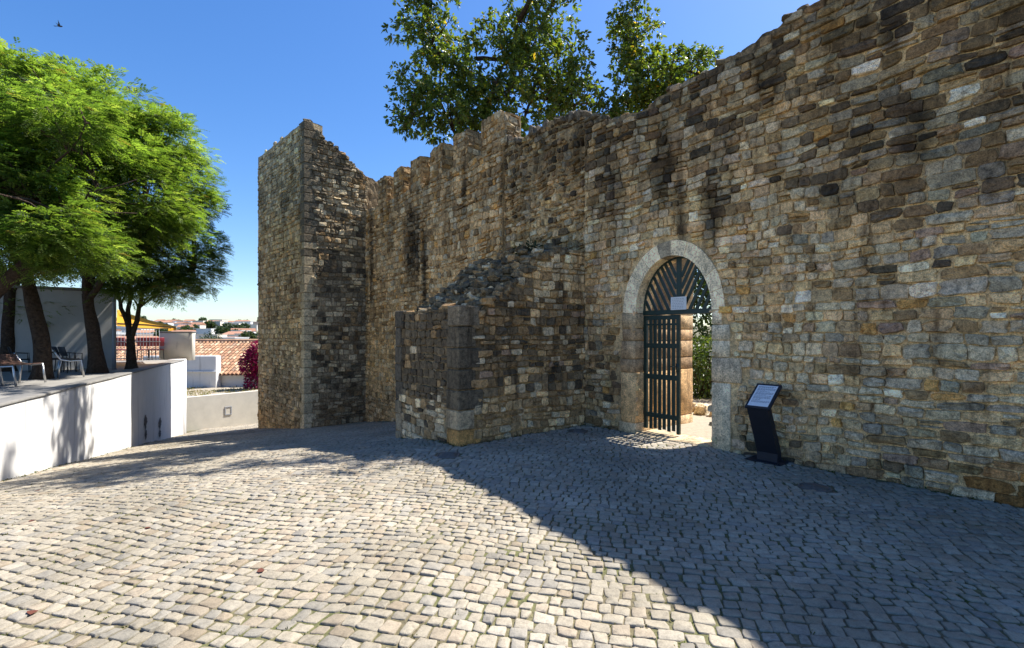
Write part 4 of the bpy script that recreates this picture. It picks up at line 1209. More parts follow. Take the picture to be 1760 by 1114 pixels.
# terrace floor
mb = MB(); tl = np.linspace(-9, WLEN, 40); ol = np.linspace(-.3, -16, 40)
V = np.array([(*wp(t, o), TZ-.012+.012*float(fbm(t*.9, o*.9, 0, 131, 3))) for t in tl for o in ol]); gi = np.arange(1600).reshape(40, 40)
mb.add(V, [np.stack([gi[:-1, :-1], gi[:-1, 1:], gi[1:, 1:], gi[1:, :-1]], -1).reshape(-1, 4)])
e0, e1 = wp(WLEN, -.3), wp(WLEN, -16)
mb.add([(*e0, -3.6), (*e1, -3.6), (*e1, TZ), (*e0, TZ)], [np.array([[0, 1, 2, 3]])])
tag(mb.build('terrace', M['terrace']), kind='structure')

# end parapet of the terrace
def pxw(x, y, Y): return np.array([(x-880)*Y/850., Y, 1.6+(575-y)*Y/850.])
mb = MB(); a = pxw(273, 572, 20.1); b = pxw(330, 572, 20.1)
box(mb, (a[0], 20.1, TZ-.05), (b[0]-a[0], 0, 0), (0, .22, 0), (0, 0, a[2]-TZ+.05), .015)
po = mb.build('parapet_wall', M['concrete'], None, (a[0], 20.1, TZ)); tag(po, 'upright pale rendered parapet block at the end of the terrace', 'parapet')
mb = MB(); box(mb, (a[0]-.02, 20.08, a[2]+.002), (b[0]-a[0]+.04, 0, 0), (0, .26, 0), (0, 0, .05), .01); mb.build('coping', M['coping'], po)

# metal fence
fo = empty('metal_fence', pxw(240, 628, 19.4)*[1, 1, 0]+[0, 0, TZ], 'grey railing of thin upright bars at the far edge of the terrace', 'fence')
mb = MB(); xa, xb = pxw(196, 0, 19.4)[0]-.6, pxw(275, 0, 19.4)[0]
for z in (TZ+.06, TZ+.72, TZ+1.22): cbox(mb, ((xa+xb)/2, 19.4, z), (xb-xa, .03, .03), 0, .004)
mb.build('rail', M['grey_paint'], fo)
mb = MB()
for x in np.arange(xa, xb, .125): tube(mb, [(x, 19.4, TZ), (x, 19.4, TZ+1.25)], .009, 6)
mb.build('bars', M['grey_paint'], fo)

# cafe building
BO = np.array([-12.0, 15.0]); bN = -N                     # right side faces away from castle plane normal
cafe = empty('cafe_building', (*(BO+N*2), TZ), 'low flat roofed white cafe building behind the terrace trees', 'building')
def bp_(a, b): return BO+N*a+U*b                          # a to the left along the front, b to the back
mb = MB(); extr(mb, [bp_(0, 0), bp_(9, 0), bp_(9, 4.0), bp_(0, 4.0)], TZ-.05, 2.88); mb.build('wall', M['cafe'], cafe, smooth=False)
mb = MB(); extr(mb, [bp_(-.07, -.07), bp_(9.07, -.07), bp_(9.07, 4.07), bp_(-.07, 4.07)], 2.883, 2.96); mb.build('roof', M['coping'], cafe, smooth=False)
# framed board on the cafe wall
fb = bp_(1.55, -.03)
mb = MB(); ux = np.array([N[0], N[1], 0]); uo = np.array([-U[0], -U[1], 0])
c = np.array([*fb, 1.52]); box(mb, c, ux*.26, uo*.04, [0, 0, .42], .006)
bo = mb.build('wall_board', M['black_steel'], None, c, smooth=False); tag(bo, 'small dark framed board hanging on the shaded white cafe wall', 'board')
mb = MB(); box(mb, c+ux*.05+uo*.041+np.array([0, 0, .06]), ux*.16, uo*.004, [0, 0, .3], .002); mb.build('pane', M['sign_white'], bo, smooth=False)
# awning on the sunny side
aw = empty('yellow_awning', (*bp_(0, 2.5), 2.3), 'sloping yellow canvas awning on the side of the white cafe', 'awning')
mb = MB(); outd = -N
na_, nb2 = 24, 10; V = []
for i in range(na_):
    for j in range(nb2):
        t = j/(nb2-1); p = bp_(-1.55*t-.02, .7+3.2*i/(na_-1))
        V.append((*p, 2.38-.52*t-.45*(i/(na_-1))*(1-t)-.05*math.sin(math.pi*t)+.012*math.cos(i*math.pi)))
V = np.array(V); gi = np.arange(len(V)).reshape(na_, nb2)
mb.add(V, [np.stack([gi[:-1, :-1], gi[1:, :-1], gi[1:, 1:], gi[:-1, 1:]], -1).reshape(-1, 4)])
V2 = []
for i in range(na_*2):
    p = bp_(-1.57, .7+3.2*i/(na_*2-1)); V2.append((*p, 1.845)); V2.append((*p, 1.74+.02*math.cos(i*1.6)))
V2 = np.array(V2); k = np.arange(na_*2-1)*2
mb.add(V2, [np.stack([k, k+1, k+3, k+2], 1)])
mb.build('canopy', M['awning'], aw)
for b_ in (.75, 2.3, 3.85):
    mb = MB(); tube(mb, [(*bp_(-.02, b_), 1.95), (*bp_(-.8, b_), 1.92), (*bp_(-1.54, b_), 1.82)], .018, 6); mb.build('arm', M['grey_paint'], aw)

# ------------------------------------------------------------------ trees
BARK = np.array((.07, .048, .034))
def limb(mb, p0, p1, r0, r1, rg, sag=0., seg=7, wob=.08, k=10, col=BARK, rough=.22):
    p0 = np.asarray(p0, float); p1 = np.asarray(p1, float); L = np.linalg.norm(p1-p0)
    t = np.linspace(0, 1, seg)
    off = np.cumsum(rg.normal(0, wob*L/seg, (seg, 3)), 0); off -= t[:, None]*off[-1]
    pts = p0+(p1-p0)*t[:, None]+off+np.array([0, 0, 1])*(sag*L*np.sin(math.pi*t))[:, None]
    tube(mb, pts, r0+(r1-r0)*t**.8, k, col, rough=rough); return pts
def fronds(mb, pos, d, L, col, rg, pairs=6, lw=.2, ll=.36):
    n = len(pos); d = d/np.linalg.norm(d, axis=1, keepdims=True)
    upv = np.tile([0, 0, 1.], (n, 1))+rg.normal(0, .35, (n, 3))
    sd = np.cross(d, upv); sd /= np.maximum(np.linalg.norm(sd, axis=1, keepdims=True), 1e-6); nn = np.cross(sd, d)
    L = np.asarray(L)[:, None]
    V = []
    for k in range(pairs):
        t = (k+.6)/pairs
        for sgn in (-1, 1):
            b = pos+d*L*t-np.array([0, 0, 1.])*L*.28*t*t
            ld = d*.45+sd*sgn*.85-nn*.18+rg.normal(0, .12, (n, 3))
            ld /= np.linalg.norm(ld, axis=1, keepdims=True)
            l = L*ll*(1-.45*abs(t-.45))
            ws = np.cross(ld, nn); ws /= np.maximum(np.linalg.norm(ws, axis=1, keepdims=True), 1e-6)
            V += [b, b+ld*l*.5+ws*l*lw, b+ld*l, b+ld*l*.5-ws*l*lw]
    V = np.stack(V, 1); m = V.shape[1]
    qd = np.arange(m).reshape(-1, 4)
    mb.add(V.reshape(-1, 3), [(qd[None]+(np.arange(n)*m)[:, None, None]).reshape(-1, 4)], np.repeat(col[:, None], m, 1).reshape(-1, 3))
def in_ell(rg, n, c, r, shell=.5):
    d = rg.normal(0, 1, (n, 3)); d /= np.linalg.norm(d, axis=1, keepdims=True)
    return np.asarray(c)+d*np.asarray(r)*(rg.uniform(shell**3, 1, (n, 1))**(1/3))
def feather_crown(lobes, ncl, nfr, rg, L=(.13, .25), cr=.36, cols=None, limbs=None, lmb=None):
    mb = MB(); vol = np.array([np.prod(r)**.67 for c, r in lobes]); vol /= vol.sum()
    cols = cols or [((.115, .172, .042), 4), ((.16, .222, .06), 3), ((.065, .108, .03), 3), ((.21, .25, .08), 1.2), ((.16, .12, .05), .1)]
    cl = []
    for (c, r), v in zip(lobes, vol):
        k = max(3, int(ncl*v)); p = in_ell(rg, k, c, r, .45); cl += [(q, np.asarray(c)) for q in p]
    for q, c in cl:
        n = int(nfr*rg.uniform(.6, 1.4)); out = q-c; out[2] *= .4; out = nrm(out)
        sz = cr*rg.uniform(.7, 1.35)
        sp = rg.normal(0, 1, (n, 3)); sp /= np.linalg.norm(sp, axis=1, keepdims=True)
        off = sp*sz*rg.uniform(.1, 1, (n, 1))**.6*np.array([1.05, 1.05, .75])
        tilt = rg.normal(0, .25, 2); off[:, 2] += off[:, 0]*tilt[0]+off[:, 1]*tilt[1]
        d = out*.7+off/sz*.9+rg.normal(0, .35, (n, 3)); d[:, 2] = d[:, 2]*.5+.05
        cc = pick(rg, n, cols)*rg.uniform(.75, 1.25)*rg.uniform(.8, 1.2, (n, 1))
        fronds(mb, q+off, d, rg.uniform(L[0], L[1], n), cc, rg)
        if lmb is not None and rg.random() < .28:
            b = min(limbs, key=lambda t: np.linalg.norm(t-q)-.3*(q[2] > t[2]))
            limb(lmb, b, q, .022, .005, rg, .08, 5, .12, 5, BARK*1.3, .1)
    return mb
def feather_tree(name, base, trunk, forks, lobes, label, r0, seed, ncl, nfr, group=None, **kw):
    rg = np.random.default_rng(seed)
    root = empty(name, base, label, 'tree', group)
    tm = MB()
    tp = [np.asarray(base, float)-[0, 0, .1]]+[np.asarray(p, float) for p in trunk]
    # smooth trunk
    pts = []
    for i in range(len(tp)-1):
        for t in np.linspace(0, 1, 5)[:-1]: pts.append(tp[i]*(1-t)+tp[i+1]*t)
    pts.append(tp[-1]); pts = np.array(pts)
    for _ in range(3): pts[1:-1] = (pts[:-2]+2*pts[1:-1]+pts[2:])/4
    tt = np.linspace(0, 1, len(pts))
    tube(tm, pts, r0*(1+.5*np.exp(-tt*9))*(1-.3*tt), 14, BARK, rough=.16)
    ends = [pts[-1]]
    for f in forks:
        f = np.asarray(f, float); pp = limb(tm, pts[-1]-[0, 0, .12], f, r0*.62, r0*.26, rg, .04, 8, .10, 10)
        ends += [pp[4], pp[-1]]
        for _ in range(4):
            e = f+rg.normal(0, 1, 3)*[.9, .9, .5]+[0, 0, .4]; p2 = limb(tm, pp[rg.integers(4, 8)], e, r0*.24, r0*.06, rg, .06, 6, .14, 7); ends += [p2[3], p2[-1]]
    crown = feather_crown(lobes, ncl, nfr, rg, limbs=ends, lmb=tm, **kw)
    tm.build('trunk', M['bark'], root); crown.build('crown', M['frond'], root)
    return root
def lb(x, y, Yd, rx, ry, rz): return (pxw(x, y, Yd), (rx, ry, rz))
tgrp = 'feathery trees on the terrace'
feather_tree('feathery_tree', (*pxw(72, 650, 11.3)[:2], TZ), [pxw(76, 590, 11.3), pxw(58, 530, 11.3), pxw(44, 470, 11.3)],
    [pxw(-30, 330, 10.6), pxw(60, 300, 10.8), pxw(120, 330, 11.2), pxw(20, 260, 12.2)],
    [lb(-20, 190, 10.8, 1.6, 1.5, 1.2), lb(70, 240, 10.6, 1.5, 1.4, 1.25), lb(-60, 340, 10.0, 1.5, 1.3, 1.0), lb(60, 350, 10.2, 1.4, 1.2, .95), lb(150, 280, 11.2, 1.2, 1.2, 1.1), lb(20, 420, 10.2, 1.2, 1.0, .55), lb(-60, 150, 11.5, 1.4, 1.4, 1.0), lb(130, 400, 10.9, .8, .9, .55)],
    'large terrace tree with the lit lower trunk beside the brown bench', .165, 201, 330, 54, tgrp)
feather_tree('feathery_tree', (*pxw(168, 642, 13)[:2], TZ), [pxw(163, 585, 13), pxw(152, 530, 13), pxw(150, 505, 13)],
    [pxw(140, 400, 12.8), pxw(215, 420, 12.6), pxw(185, 330, 13.5)],
    [lb(190, 230, 13, 1.5, 1.5, 1.35), lb(130, 190, 13.4, 1.2, 1.3, 1.0), lb(230, 330, 12.4, 1.5, 1.3, 1.3), lb(160, 380, 12.2, 1.2, 1.1, .9), lb(265, 240, 13, 1.0, 1.1, .8), lb(215, 440, 12.6, 1.0, .9, .5), lb(305, 225, 13, .5, .5, .2)],
    'middle dark forked trunk tree in front of the white cafe', .165, 202, 310, 54, tgrp)
feather_tree('feathery_tree', (*pxw(226, 633, 14.6)[:2], TZ), [pxw(225, 600, 14.6), pxw(224, 570, 14.6)],
    [pxw(200, 500, 14.6), pxw(248, 500, 14.6), pxw(225, 480, 14.9)],
    [lb(275, 320, 14.2, 1.3, 1.3, 1.3), lb(300, 420, 14.4, 1.25, 1.2, 1.1), lb(240, 400, 14.3, 1.3, 1.2, 1.0), lb(335, 275, 14.4, .55, .6, .22), lb(350, 365, 14.8, .35, .4, .4), lb(345, 460, 15, .65, .6, .75), lb(265, 480, 14.2, 1.0, .9, .35), lb(200, 460, 14, .8, .8, .5), lb(300, 500, 14.2, .8, .8, .35), lb(225, 490, 13.6, .7, .6, .3), lb(330, 330, 14.2, .6, .6, .7)],
    'V forked tree standing nearest the railing and the yellow awning', .135, 203, 300, 54, tgrp)
feather_tree('feathery_tree', (*pxw(14, 642, 13.6)[:2], TZ), [pxw(14, 570, 13.6), pxw(18, 500, 13.6)],
    [pxw(-40, 400, 13.6), pxw(60, 400, 13.8)],
    [lb(0, 420, 13.8, 1.5, 1.2, 1.0), lb(-60, 330, 13.8, 1.5, 1.2, 1.2), lb(20, 530, 14.2, 1.3, .8, .6), lb(100, 430, 14, 1.0, .9, .7)],
    'leftmost tree with a black shaded trunk against the cafe wall', .18, 204, 130, 50, tgrp)
feather_tree('feathery_tree', (*pxw(-90, 660, 9.6)[:2], TZ), [pxw(-70, 590, 9.6), pxw(-20, 510, 9.6), pxw(45, 455, 9.7), pxw(80, 420, 9.8)],
    [pxw(130, 370, 10), pxw(60, 350, 9.8)],
    [lb(-120, 250, 9.2, 1.3, 1.2, 1.1), lb(-150, 380, 9.2, 1.2, 1.0, .9), lb(30, 130, 10.6, .8, .9, .55), lb(70, 395, 9.3, .9, .7, .5), lb(-10, 415, 9.2, .9, .7, .45), lb(135, 435, 9.9, .8, .7, .4), lb(105, 190, 9.6, .8, .6, .6)],
    'leaning tree whose thick limb enters from the left edge', 0.15, 205, 225, 52, tgrp)

# big glossy leaved trees in the garden behind the wall
def fig_tree(name, base, trunk_top, lobes, label, r0, seed, nros, group=None):
    rg = np.random.default_rng(seed); root = empty(name, base, label, 'tree', group)
    tm = MB(); base = np.asarray(base, float); tp = limb(tm, base-[0, 0, .2], trunk_top, r0, r0*.7, rg, 0, 8, .04, 14)
    cm = MB(); vol = np.array([np.prod(r)**.75 for c, r in lobes]); vol /= vol.sum()
    nodes = [tp[-1]]
    for c, r in lobes:
        c = np.asarray(c, float)
        b = min(nodes, key=lambda t: np.linalg.norm(t-c)); pp = limb(tm, b, c-[0, 0, r[2]*.3], r0*.3, r0*.14, rg, .05, 9, .10, 9)
        nodes += [pp[5], pp[-1]]
        for _ in range(4):
            e = c+rg.normal(0, .4, 3)*r; p2 = limb(tm, pp[rg.integers(5, 9)], e, r0*.15, r0*.05, rg, .03, 6, .1, 6); nodes.append(p2[-1])
    for (c, r), v in zip(lobes, vol):
        k = int(nros*v)
        # clumps, then rosettes inside clumps
        ncl = max(4, int(k/9)); cl = in_ell(rg, ncl, c, r, .35)
        for q in cl:
            b = min(nodes, key=lambda t: np.linalg.norm(t-q)); limb(tm, b, q, r0*.06, r0*.025, rg, .05, 6, .1, 5, BARK*1.5, .1)
            sz = rg.uniform(.26, .5)
            nr = int(rg.uniform(6, 13))
            for p in in_ell(rg, nr, q, (sz, sz, sz*.85), .3):
                ax = nrm((p-q)*[1, 1, .8]+[0, 0, .25]+rg.normal(0, .2, 3))
                m = int(rg.integers(7, 12)); d = rdir(rg, m)*.95+ax*.75; d[:, 2] -= .12
                col = pick(rg, m, [((.10, .14, .03), 4), ((.13, .165, .036), 3), ((.06, .09, .022), 2.2), ((.19, .18, .045), 1), ((.4, .26, .03), .12)])*rg.uniform(.75, 1.3)
                L = rg.uniform(.095, .16, m)
                leaves(cm, np.tile(p, (m, 1))+d*.02, d, L, L*rg.uniform(.38, .5, m), col, rg, .3, .28)
    tm.build('trunk', M['bark'], root); cm.build('crown', M['fig'], root); return root
def lw_(x, y, Yd, rx, ry, rz): return (tuple(pxw(x, y, Yd)), np.array((rx, ry, rz)))
fig_tree('fig_tree', (-.2, 14.2, 0), (-.1, 14.0, 4.2),
    [lw_(755, 150, 13.5, 1.1, 1.1, 1.15), lw_(735, 50, 13.5, .75, .9, 1.2), lw_(705, 190, 13.3, .6, .7, .7), lw_(790, 210, 13.3, 1.0, .9, .5), lw_(800, 110, 13.6, .6, .8, .9), lw_(930, 95, 13.6, 1.2, 1.3, 1.35),
     lw_(900, 190, 13.4, 1.4, 1.2, .9), lw_(985, 165, 13.4, .9, .9, 1.0), lw_(835, 175, 13.4, .9, .9, .8), lw_(880, 60, 13.6, .7, .8, .9), ((1.9, 10.8, 11.9), np.array((1.2, .6, .45))), ((3.6, 10.9, 11.5), np.array((1.3, .5, .4))), ((4.6, 10.5, 10.9), np.array((1.1, .4, .3))), ((.4, 11.2, 12.2), np.array((1.0, .5, .4))), lw_(745, -50, 13.2, .6, .8, .9), lw_(960, -30, 13.4, .8, .9, .9), lw_(940, -160, 12.4, .9, .8, .7), lw_(1010, -190, 12.0, 1.0, 1.0, .8)],
    'tall glossy leaved tree rising behind the battlements with several crowns', .22, 301, 4000, 'trees behind the castle wall')
fig_tree('fig_tree', (3.9, 14.6, 0), (3.8, 14.4, 4.6),
    [lw_(1088, 70, 14, .62, .8, 1.2), lw_(1115, 150, 13.8, 1.1, 1.0, .75), lw_(1150, 120, 13.8, .4, .5, .6), lw_(1060, 195, 13.8, .7, .8, .6), lw_(1205, 120, 13.8, .55, .6, .5), lw_(1160, 190, 13.8, 1.0, .9, .5), lw_(1090, -40, 13.9, .4, .6, .5)],
    'narrow crowned glossy tree right of the larger one behind the wall', .17, 302, 1500, 'trees behind the castle wall')

# garden shrubs seen through the gate
def shrub(name, lobes, label, seed, n, L, cols, cat='shrub', group=None, mname='hedge', stem=(.08, .06, .04)):
    rg = np.random.default_rng(seed); c0 = np.asarray(lobes[0][0], float)
    base = (c0[0], c0[1], float(H(c0[0], c0[1]))); root = empty(name, base, label, cat, group)
    cm, sm = MB(), MB(); vol = np.array([np.prod(r) for c, r in lobes]); vol /= vol.sum()
    for (c, r), v in zip(lobes, vol):
        k = int(n*v); p = in_ell(rg, k, c, r, .5); p = p[p[:, 2] > H(p[:, 0], p[:, 1])+.02]; k = len(p)
        d = (p-np.asarray(c))/np.asarray(r)+rg.normal(0, .6, (k, 3)); cc = pick(rg, k, cols)*rg.uniform(.7, 1.3, (k, 1))
        l = L*rg.uniform(.7, 1.4, k); leaves(cm, p, d, l, l*.5, cc, rg)
        for q in p[:14]: limb(sm, base, q, .02, .004, rg, .1, 5, .1, 5, np.array(stem), .1)
    sm.build('stems', M['bark'], root); cm.build('foliage', M[mname], root); return root
G1 = [((.04, .075, .015), 3), ((.07, .10, .02), 3), ((.10, .12, .02), 1)]
shrub('garden_shrub', [((4.75, 12.3, .75), (.8, .7, .8)), ((5.3, 12.9, .8), (.7, .6, .85))], 'sunlit leafy shrub seen through the open gate', 401, 5200, .085, G1)
shrub('garden_shrub', [((5.0, 15.2, 2.4), (1.8, 1.2, 2.4)), ((5.6, 15.8, 4.2), (1.8, 1.3, 1.6))], 'tall dark shrub deeper in the garden seen through the gate', 402, 9000, .13, [((.03, .055, .014), 3), ((.05, .085, .018), 2)])
shrub('bougainvillea', [(pxw(432, 625, 27), (.55, .6, .75)), (pxw(448, 612, 27), (.7, .6, .9)), (pxw(438, 660, 27), (.5, .5, .7))], 'magenta flowering bougainvillea beside the far corner of the tower', 403, 4200, .12, [((.34, .012, .09), 4), ((.22, .008, .06), 3), ((.03, .05, .015), 1)], 'shrub', mname='petal')

# ------------------------------------------------------------------ lane beyond: concrete wall, planter, tiled house
CA, CB = np.array([-15.15, 22.9]), np.array([-11.2, 28.5]); cd = nrm(CB-CA); cn = np.array([-cd[1], cd[0]])
mb = MB(); extr(mb, [CA-cd*.6, CB, CB+cn*.3, CA-cd*.6+cn*.3], -4.6, -1.33)
co_ = mb.build('concrete_wall', M['concrete'], None, (*CA, -3), smooth=False); tag(co_, 'pale stained low wall with a small metal hatch across the lane', 'wall')
def ray_wall(px, py):   # where a pixel meets the concrete wall's lane face
    dx = (px-880)/850.; # X = dx*Y ; on CA + cd*t
    t = (dx*CA[1]-CA[0])/(cd[0]-dx*cd[1]); p = CA+cd*t; return np.array([p[0], p[1], 1.6+(575-py)*p[1]/850.]), t
pa, _ = ray_wall(386, 714); pb, _ = ray_wall(398, 698)
mb = MB(); fr = -np.array([cn[0], cn[1], 0]); u3 = np.array([cd[0], cd[1], 0]); wid = float(np.linalg.norm((pb-pa)[:2])); hei = pb[2]-pa[2]
for o, eu, ez in ((0, wid, .05), (1, wid, .05)): box(mb, pa+np.array([0, 0, (hei-.05)*o])+fr*.001, u3*eu, fr*.03, [0, 0, ez], .004)
for o in (0, 1): box(mb, pa+u3*(wid-.05)*o+fr*.001+np.array([0, 0, .052]), u3*.05, fr*.028, [0, 0, hei-.104], .004)
hf = mb.build('hatch', M['grey_paint'], co_, smooth=False)
mb = MB(); box(mb, pa+fr*.0005+u3*.052+np.array([0, 0, .052]), u3*(wid-.104), fr*.012, [0, 0, hei-.104], .002); mb.build('hatch_panel', M['concrete'], hf, smooth=False)
# dry planted strip
mb = MB(); HY = 28.0
V = []; xs = np.linspace(-19.5, -8, 50)
for x in xs:
    yf = CA[1]+(x-CA[0])*cd[1]/cd[0]+.1; yf = min(max(yf, 20.4), HY-.4)
    for t in np.linspace(0, 1, 8):
        y = yf*(1-t)+HY*t; V.append((x, y, -1.38+.05*float(fbm(x*3, y*3, 0, 141, 3))))
gi = np.arange(len(V)).reshape(50, 8); mb.add(V, [np.stack([gi[:-1, :-1], gi[1:, :-1], gi[1:, 1:], gi[:-1, 1:]], -1).reshape(-1, 4)])
tag(mb.build('planting_bed', M['sand']), kind='structure')
mb = MB(); dg = np.random.default_rng(9)
n = 2600; x = dg.uniform(-18, -11, n); y = dg.uniform(24, 27.9, n); p = np.stack([x, y, np.full(n, -1.38)], -1)
p = p[(y > CA[1]+(x-CA[0])*cd[1]/cd[0]+.2) & (fbm(x*.9, y*.9, 0, 142, 2) > -.1)]
leaves(mb, p, rdir(dg, len(p), .8), dg.uniform(.08, .22, len(p)), dg.uniform(.02, .045, len(p)), pick(dg, len(p), [((.25, .2, .09), 3), ((.14, .15, .05), 2), ((.3, .27, .15), 1)]), dg)
tag(mb.build('dry_grass', M['grass']), 'patchy dry grass on the bed above the pale wall', 'grass', kind='stuff')
# house
XL, XR, YE, YR, ZE, ZR = -27.0, -8.5, 28.0, 32.0, -.72, 1.12
hs = empty('tiled_house', ((XL+XR)/2, 30, -4), 'long low white house with a sloping clay tile roof below the terrace', 'house')
mb = MB(); extr(mb, [(XL+.2, YE+.25), (XR-.2, YE+.25), (XR-.2, 2*YR-YE-.2), (XL+.2, 2*YR-YE-.2)], -4.5, ZE+.02); mb.build('wall', M['whitewash'], hs, smooth=False)
mb = MB(); tr_ = np.random.default_rng(19); pit = .235
for sgn in (1, -1):
    nx = int((XR-XL)/pit); nr = 12; k = 6
    for i in range(nx):
        xc = XL+(i+.5)*pit
        for r in range(nr):
            t0, t1 = r/nr, (r+1)/nr+.02
            rad0, rad1 = pit*.40, pit*.35
            y0 = YE+(YR-YE)*t0; y1 = YE+(YR-YE)*min(t1, 1)
            z0 = ZE+(ZR-ZE)*t0; z1 = ZE+(ZR-ZE)*min(t1, 1)
            if sgn < 0: y0, y1 = 2*YR-y0, 2*YR-y1
            th = np.linspace(0, math.pi, k); dx = tr_.normal(0, .006)
            V = np.concatenate([np.stack([xc+dx+np.cos(th)*rad0, np.full(k, y0), z0+.055+np.sin(th)*rad0*.8], -1), np.stack([xc+dx+np.cos(th)*rad1, np.full(k, y1), z1+.03+np.sin(th)*rad1*.8], -1)])
            j = np.arange(k-1)
            col = pick(tr_, 1, [((.42, .24, .14), 3), ((.36, .2, .12), 2), ((.5, .34, .22), 2), ((.3, .2, .14), 1)])[0]*tr_.uniform(.8, 1.15)
            mb.add(V, [np.stack([j, j+1, j+k+1, j+k], 1)], col)
    V = [(XL, YE, ZE), (XR, YE, ZE), (XR, YR, ZR), (XL, YR, ZR)]
    if sgn < 0: V = [(x, 2*YR-y, z) for x, y, z in V]
    mb.add(V, [np.array([[0, 1, 2, 3]])], (.2, .11, .07))
tube(mb, [(XL, YR, ZR+.06), (XR, YR, ZR+.06)], .13, 8, (.42, .25, .15))
mb.build('roof', M['tile'], hs)
mb = MB(); a = pxw(322, 612, 26.6); b = pxw(371, 640, 26.6)
a = pxw(322, 612, 27.7); b = pxw(371, 640, 27.7); box(mb, (a[0]-2.5, 27.7, -4.2), (b[0]-a[0]+2.5, 0, 0), (0, .5, 0), (0, 0, a[2]+4.2), .02); mb.build('annex', M['whitewash'], hs, smooth=False)
mb = MB(); box(mb, (a[0]-2.5, 27.6, b[2]), (b[0]-a[0]+2.56, 0, 0), (0, .098, 0), (0, 0, .07), .01); mb.build('ledge', M['whitewash'], hs, smooth=False)

# ------------------------------------------------------------------ street lamp, benches, chairs
lp = pxw(196, 636, 14.2); lp[2] = TZ
lamp = empty('street_lamp', lp, 'slim grey lamp post between the trees at the cafe corner', 'street lamp')
mb = MB(); tube(mb, [lp, lp+[0, 0, .5], lp+[0, 0, 3.3]], [.055, .045, .035], 12); mb.build('pole', M['grey_paint'], lamp)
mb = MB(); tube(mb, [lp+[0, 0, 3.3], lp+[0, 0, 3.38], lp+[0, 0, 3.6], lp+[0, 0, 3.66]], [.06, .14, .17, .03], 12); mb.build('lantern', M['grey_paint'], lamp)

def make_bench(loc, rz, label, smat):
    root = empty('bench', (0, 0, 0), label, 'bench', 'benches on the terrace')
    Lb = .86
    prof = [(.0, .40), (.10, .395), (.20, .39), (.30, .40), (.37, .43), (.41, .48), (.44, .54), (.465, .60)]
    mb = MB()
    for i in range(len(prof)-1):
        for t0, t1 in ((.05, .47), (.55, .97)):
            p = np.array(prof[i])*(1-t0)+np.array(prof[i+1])*t0; q = np.array(prof[i])*(1-t1)+np.array(prof[i+1])*t1
            dd = q-p; nn = nrm([-dd[1], dd[0]])
            box(mb, (-Lb/2+.03, p[0], p[1]), (Lb-.06, 0, 0), (0, dd[0], dd[1]), (0, nn[0]*.016, nn[1]*.016), .003)
    mb.build('slats', smat, root, smooth=False)
    for sx in (-1, 1):
        f = MB(); x = sx*Lb/2
        tube(f, [(x, -.05, 0), (x, -.02, .2), (x, .0, .39), (x, .2, .378), (x, .36, .415), (x, .43, .52), (x, .475, .625)], .02, 8)
        tube(f, [(x, .40, 0), (x, .385, .2), (x, .35, .40)], .018, 8)
        f.build('side_frame', M['steel'], root)
    root.location = loc; root.rotation_euler = (0, 0, rz); return root
bp1 = (-9.68, 9.9, TZ); ang_b = math.atan2(.8, -.21)
b1 = make_bench(bp1, ang_b, 'brown slatted bench with bright metal legs by the lit tree trunk', M['brown_slat'])
p = pxw(138, 640, 12.0); b2 = copy_tree(b1, (p[0], p[1], TZ), ang_b+.5, label='dark bench under the trees between the two nearest trunks')
p = pxw(-12, 668, 9.6); b3 = copy_tree(b1, (p[0]-.25, p[1], TZ), ang_b+1.2, label='bench cut off by the left edge of the photo')

def make_chair(label, m, cat='chair', group=None, sc=1.):
    root = empty('cafe_chair', (0, 0, 0), label, cat, group)
    w, d = .44*sc, .42*sc; sh_ = .43*sc
    mb = MB(); cbox(mb, (0, 0, sh_), (w, d, .03*sc), 0, .01); mb.build('seat', m, root)
    mb = MB(); box(mb, (-w/2, d/2-.02, sh_+.12*sc), (w, 0, 0), (0, .025, .004), (0, .09*sc, .30*sc), .01); mb.build('backrest', m, root)
    for sx in (-1, 1):
        for sy in (-1, 1):
            mb = MB(); tube(mb, [(sx*w*.5, sy*d*.5, 0), (sx*w*.45, sy*d*.45, sh_-.01)], .013*sc, 6); mb.build('leg', M['dark_plastic'], root)
        mb = MB(); tube(mb, [(sx*w*.5, -d*.42, sh_), (sx*w*.52, -d*.42, sh_+.2*sc), (sx*w*.52, d*.3, sh_+.22*sc), (sx*w*.48, d*.5+.05*sc, sh_+.24*sc)], .013*sc, 6); mb.build('arm', M['dark_plastic'], root)
    return root
cg = 'dark chairs outside the cafe'
ch0 = make_chair('dark cafe chair on the shaded terrace, nearest the dark bench', M['dark_plastic'], group=cg, sc=.8)
spots = [(124, 13.0, .4), (112, 13.3, .3), (100, 13.6, .25), (92, 13.1, .2), (36, 13.0, .0)]
lbs = ['dark cafe chair on the shaded terrace, nearest the dark bench', 'dark cafe chair in the middle of the row behind the lit trunk', 'dark cafe chair far back at the cafe wall', 'dark cafe chair half hidden by the lit tree trunk', 'dark cafe chair behind the brown bench']
for i, (x, Yd, rz) in enumerate(spots):
    p = pxw(x, 640, Yd)
    if i == 0: ch0.location = (p[0], p[1], TZ); ch0.rotation_euler = (0, 0, rz+R(130))
    else: copy_tree(ch0, (p[0], p[1], TZ), rz+R(130), label=lbs[i])
rc = make_chair('dark red plastic chair behind the railing, left one', M['red_plastic'], group='red chairs behind the railing', sc=1.15)
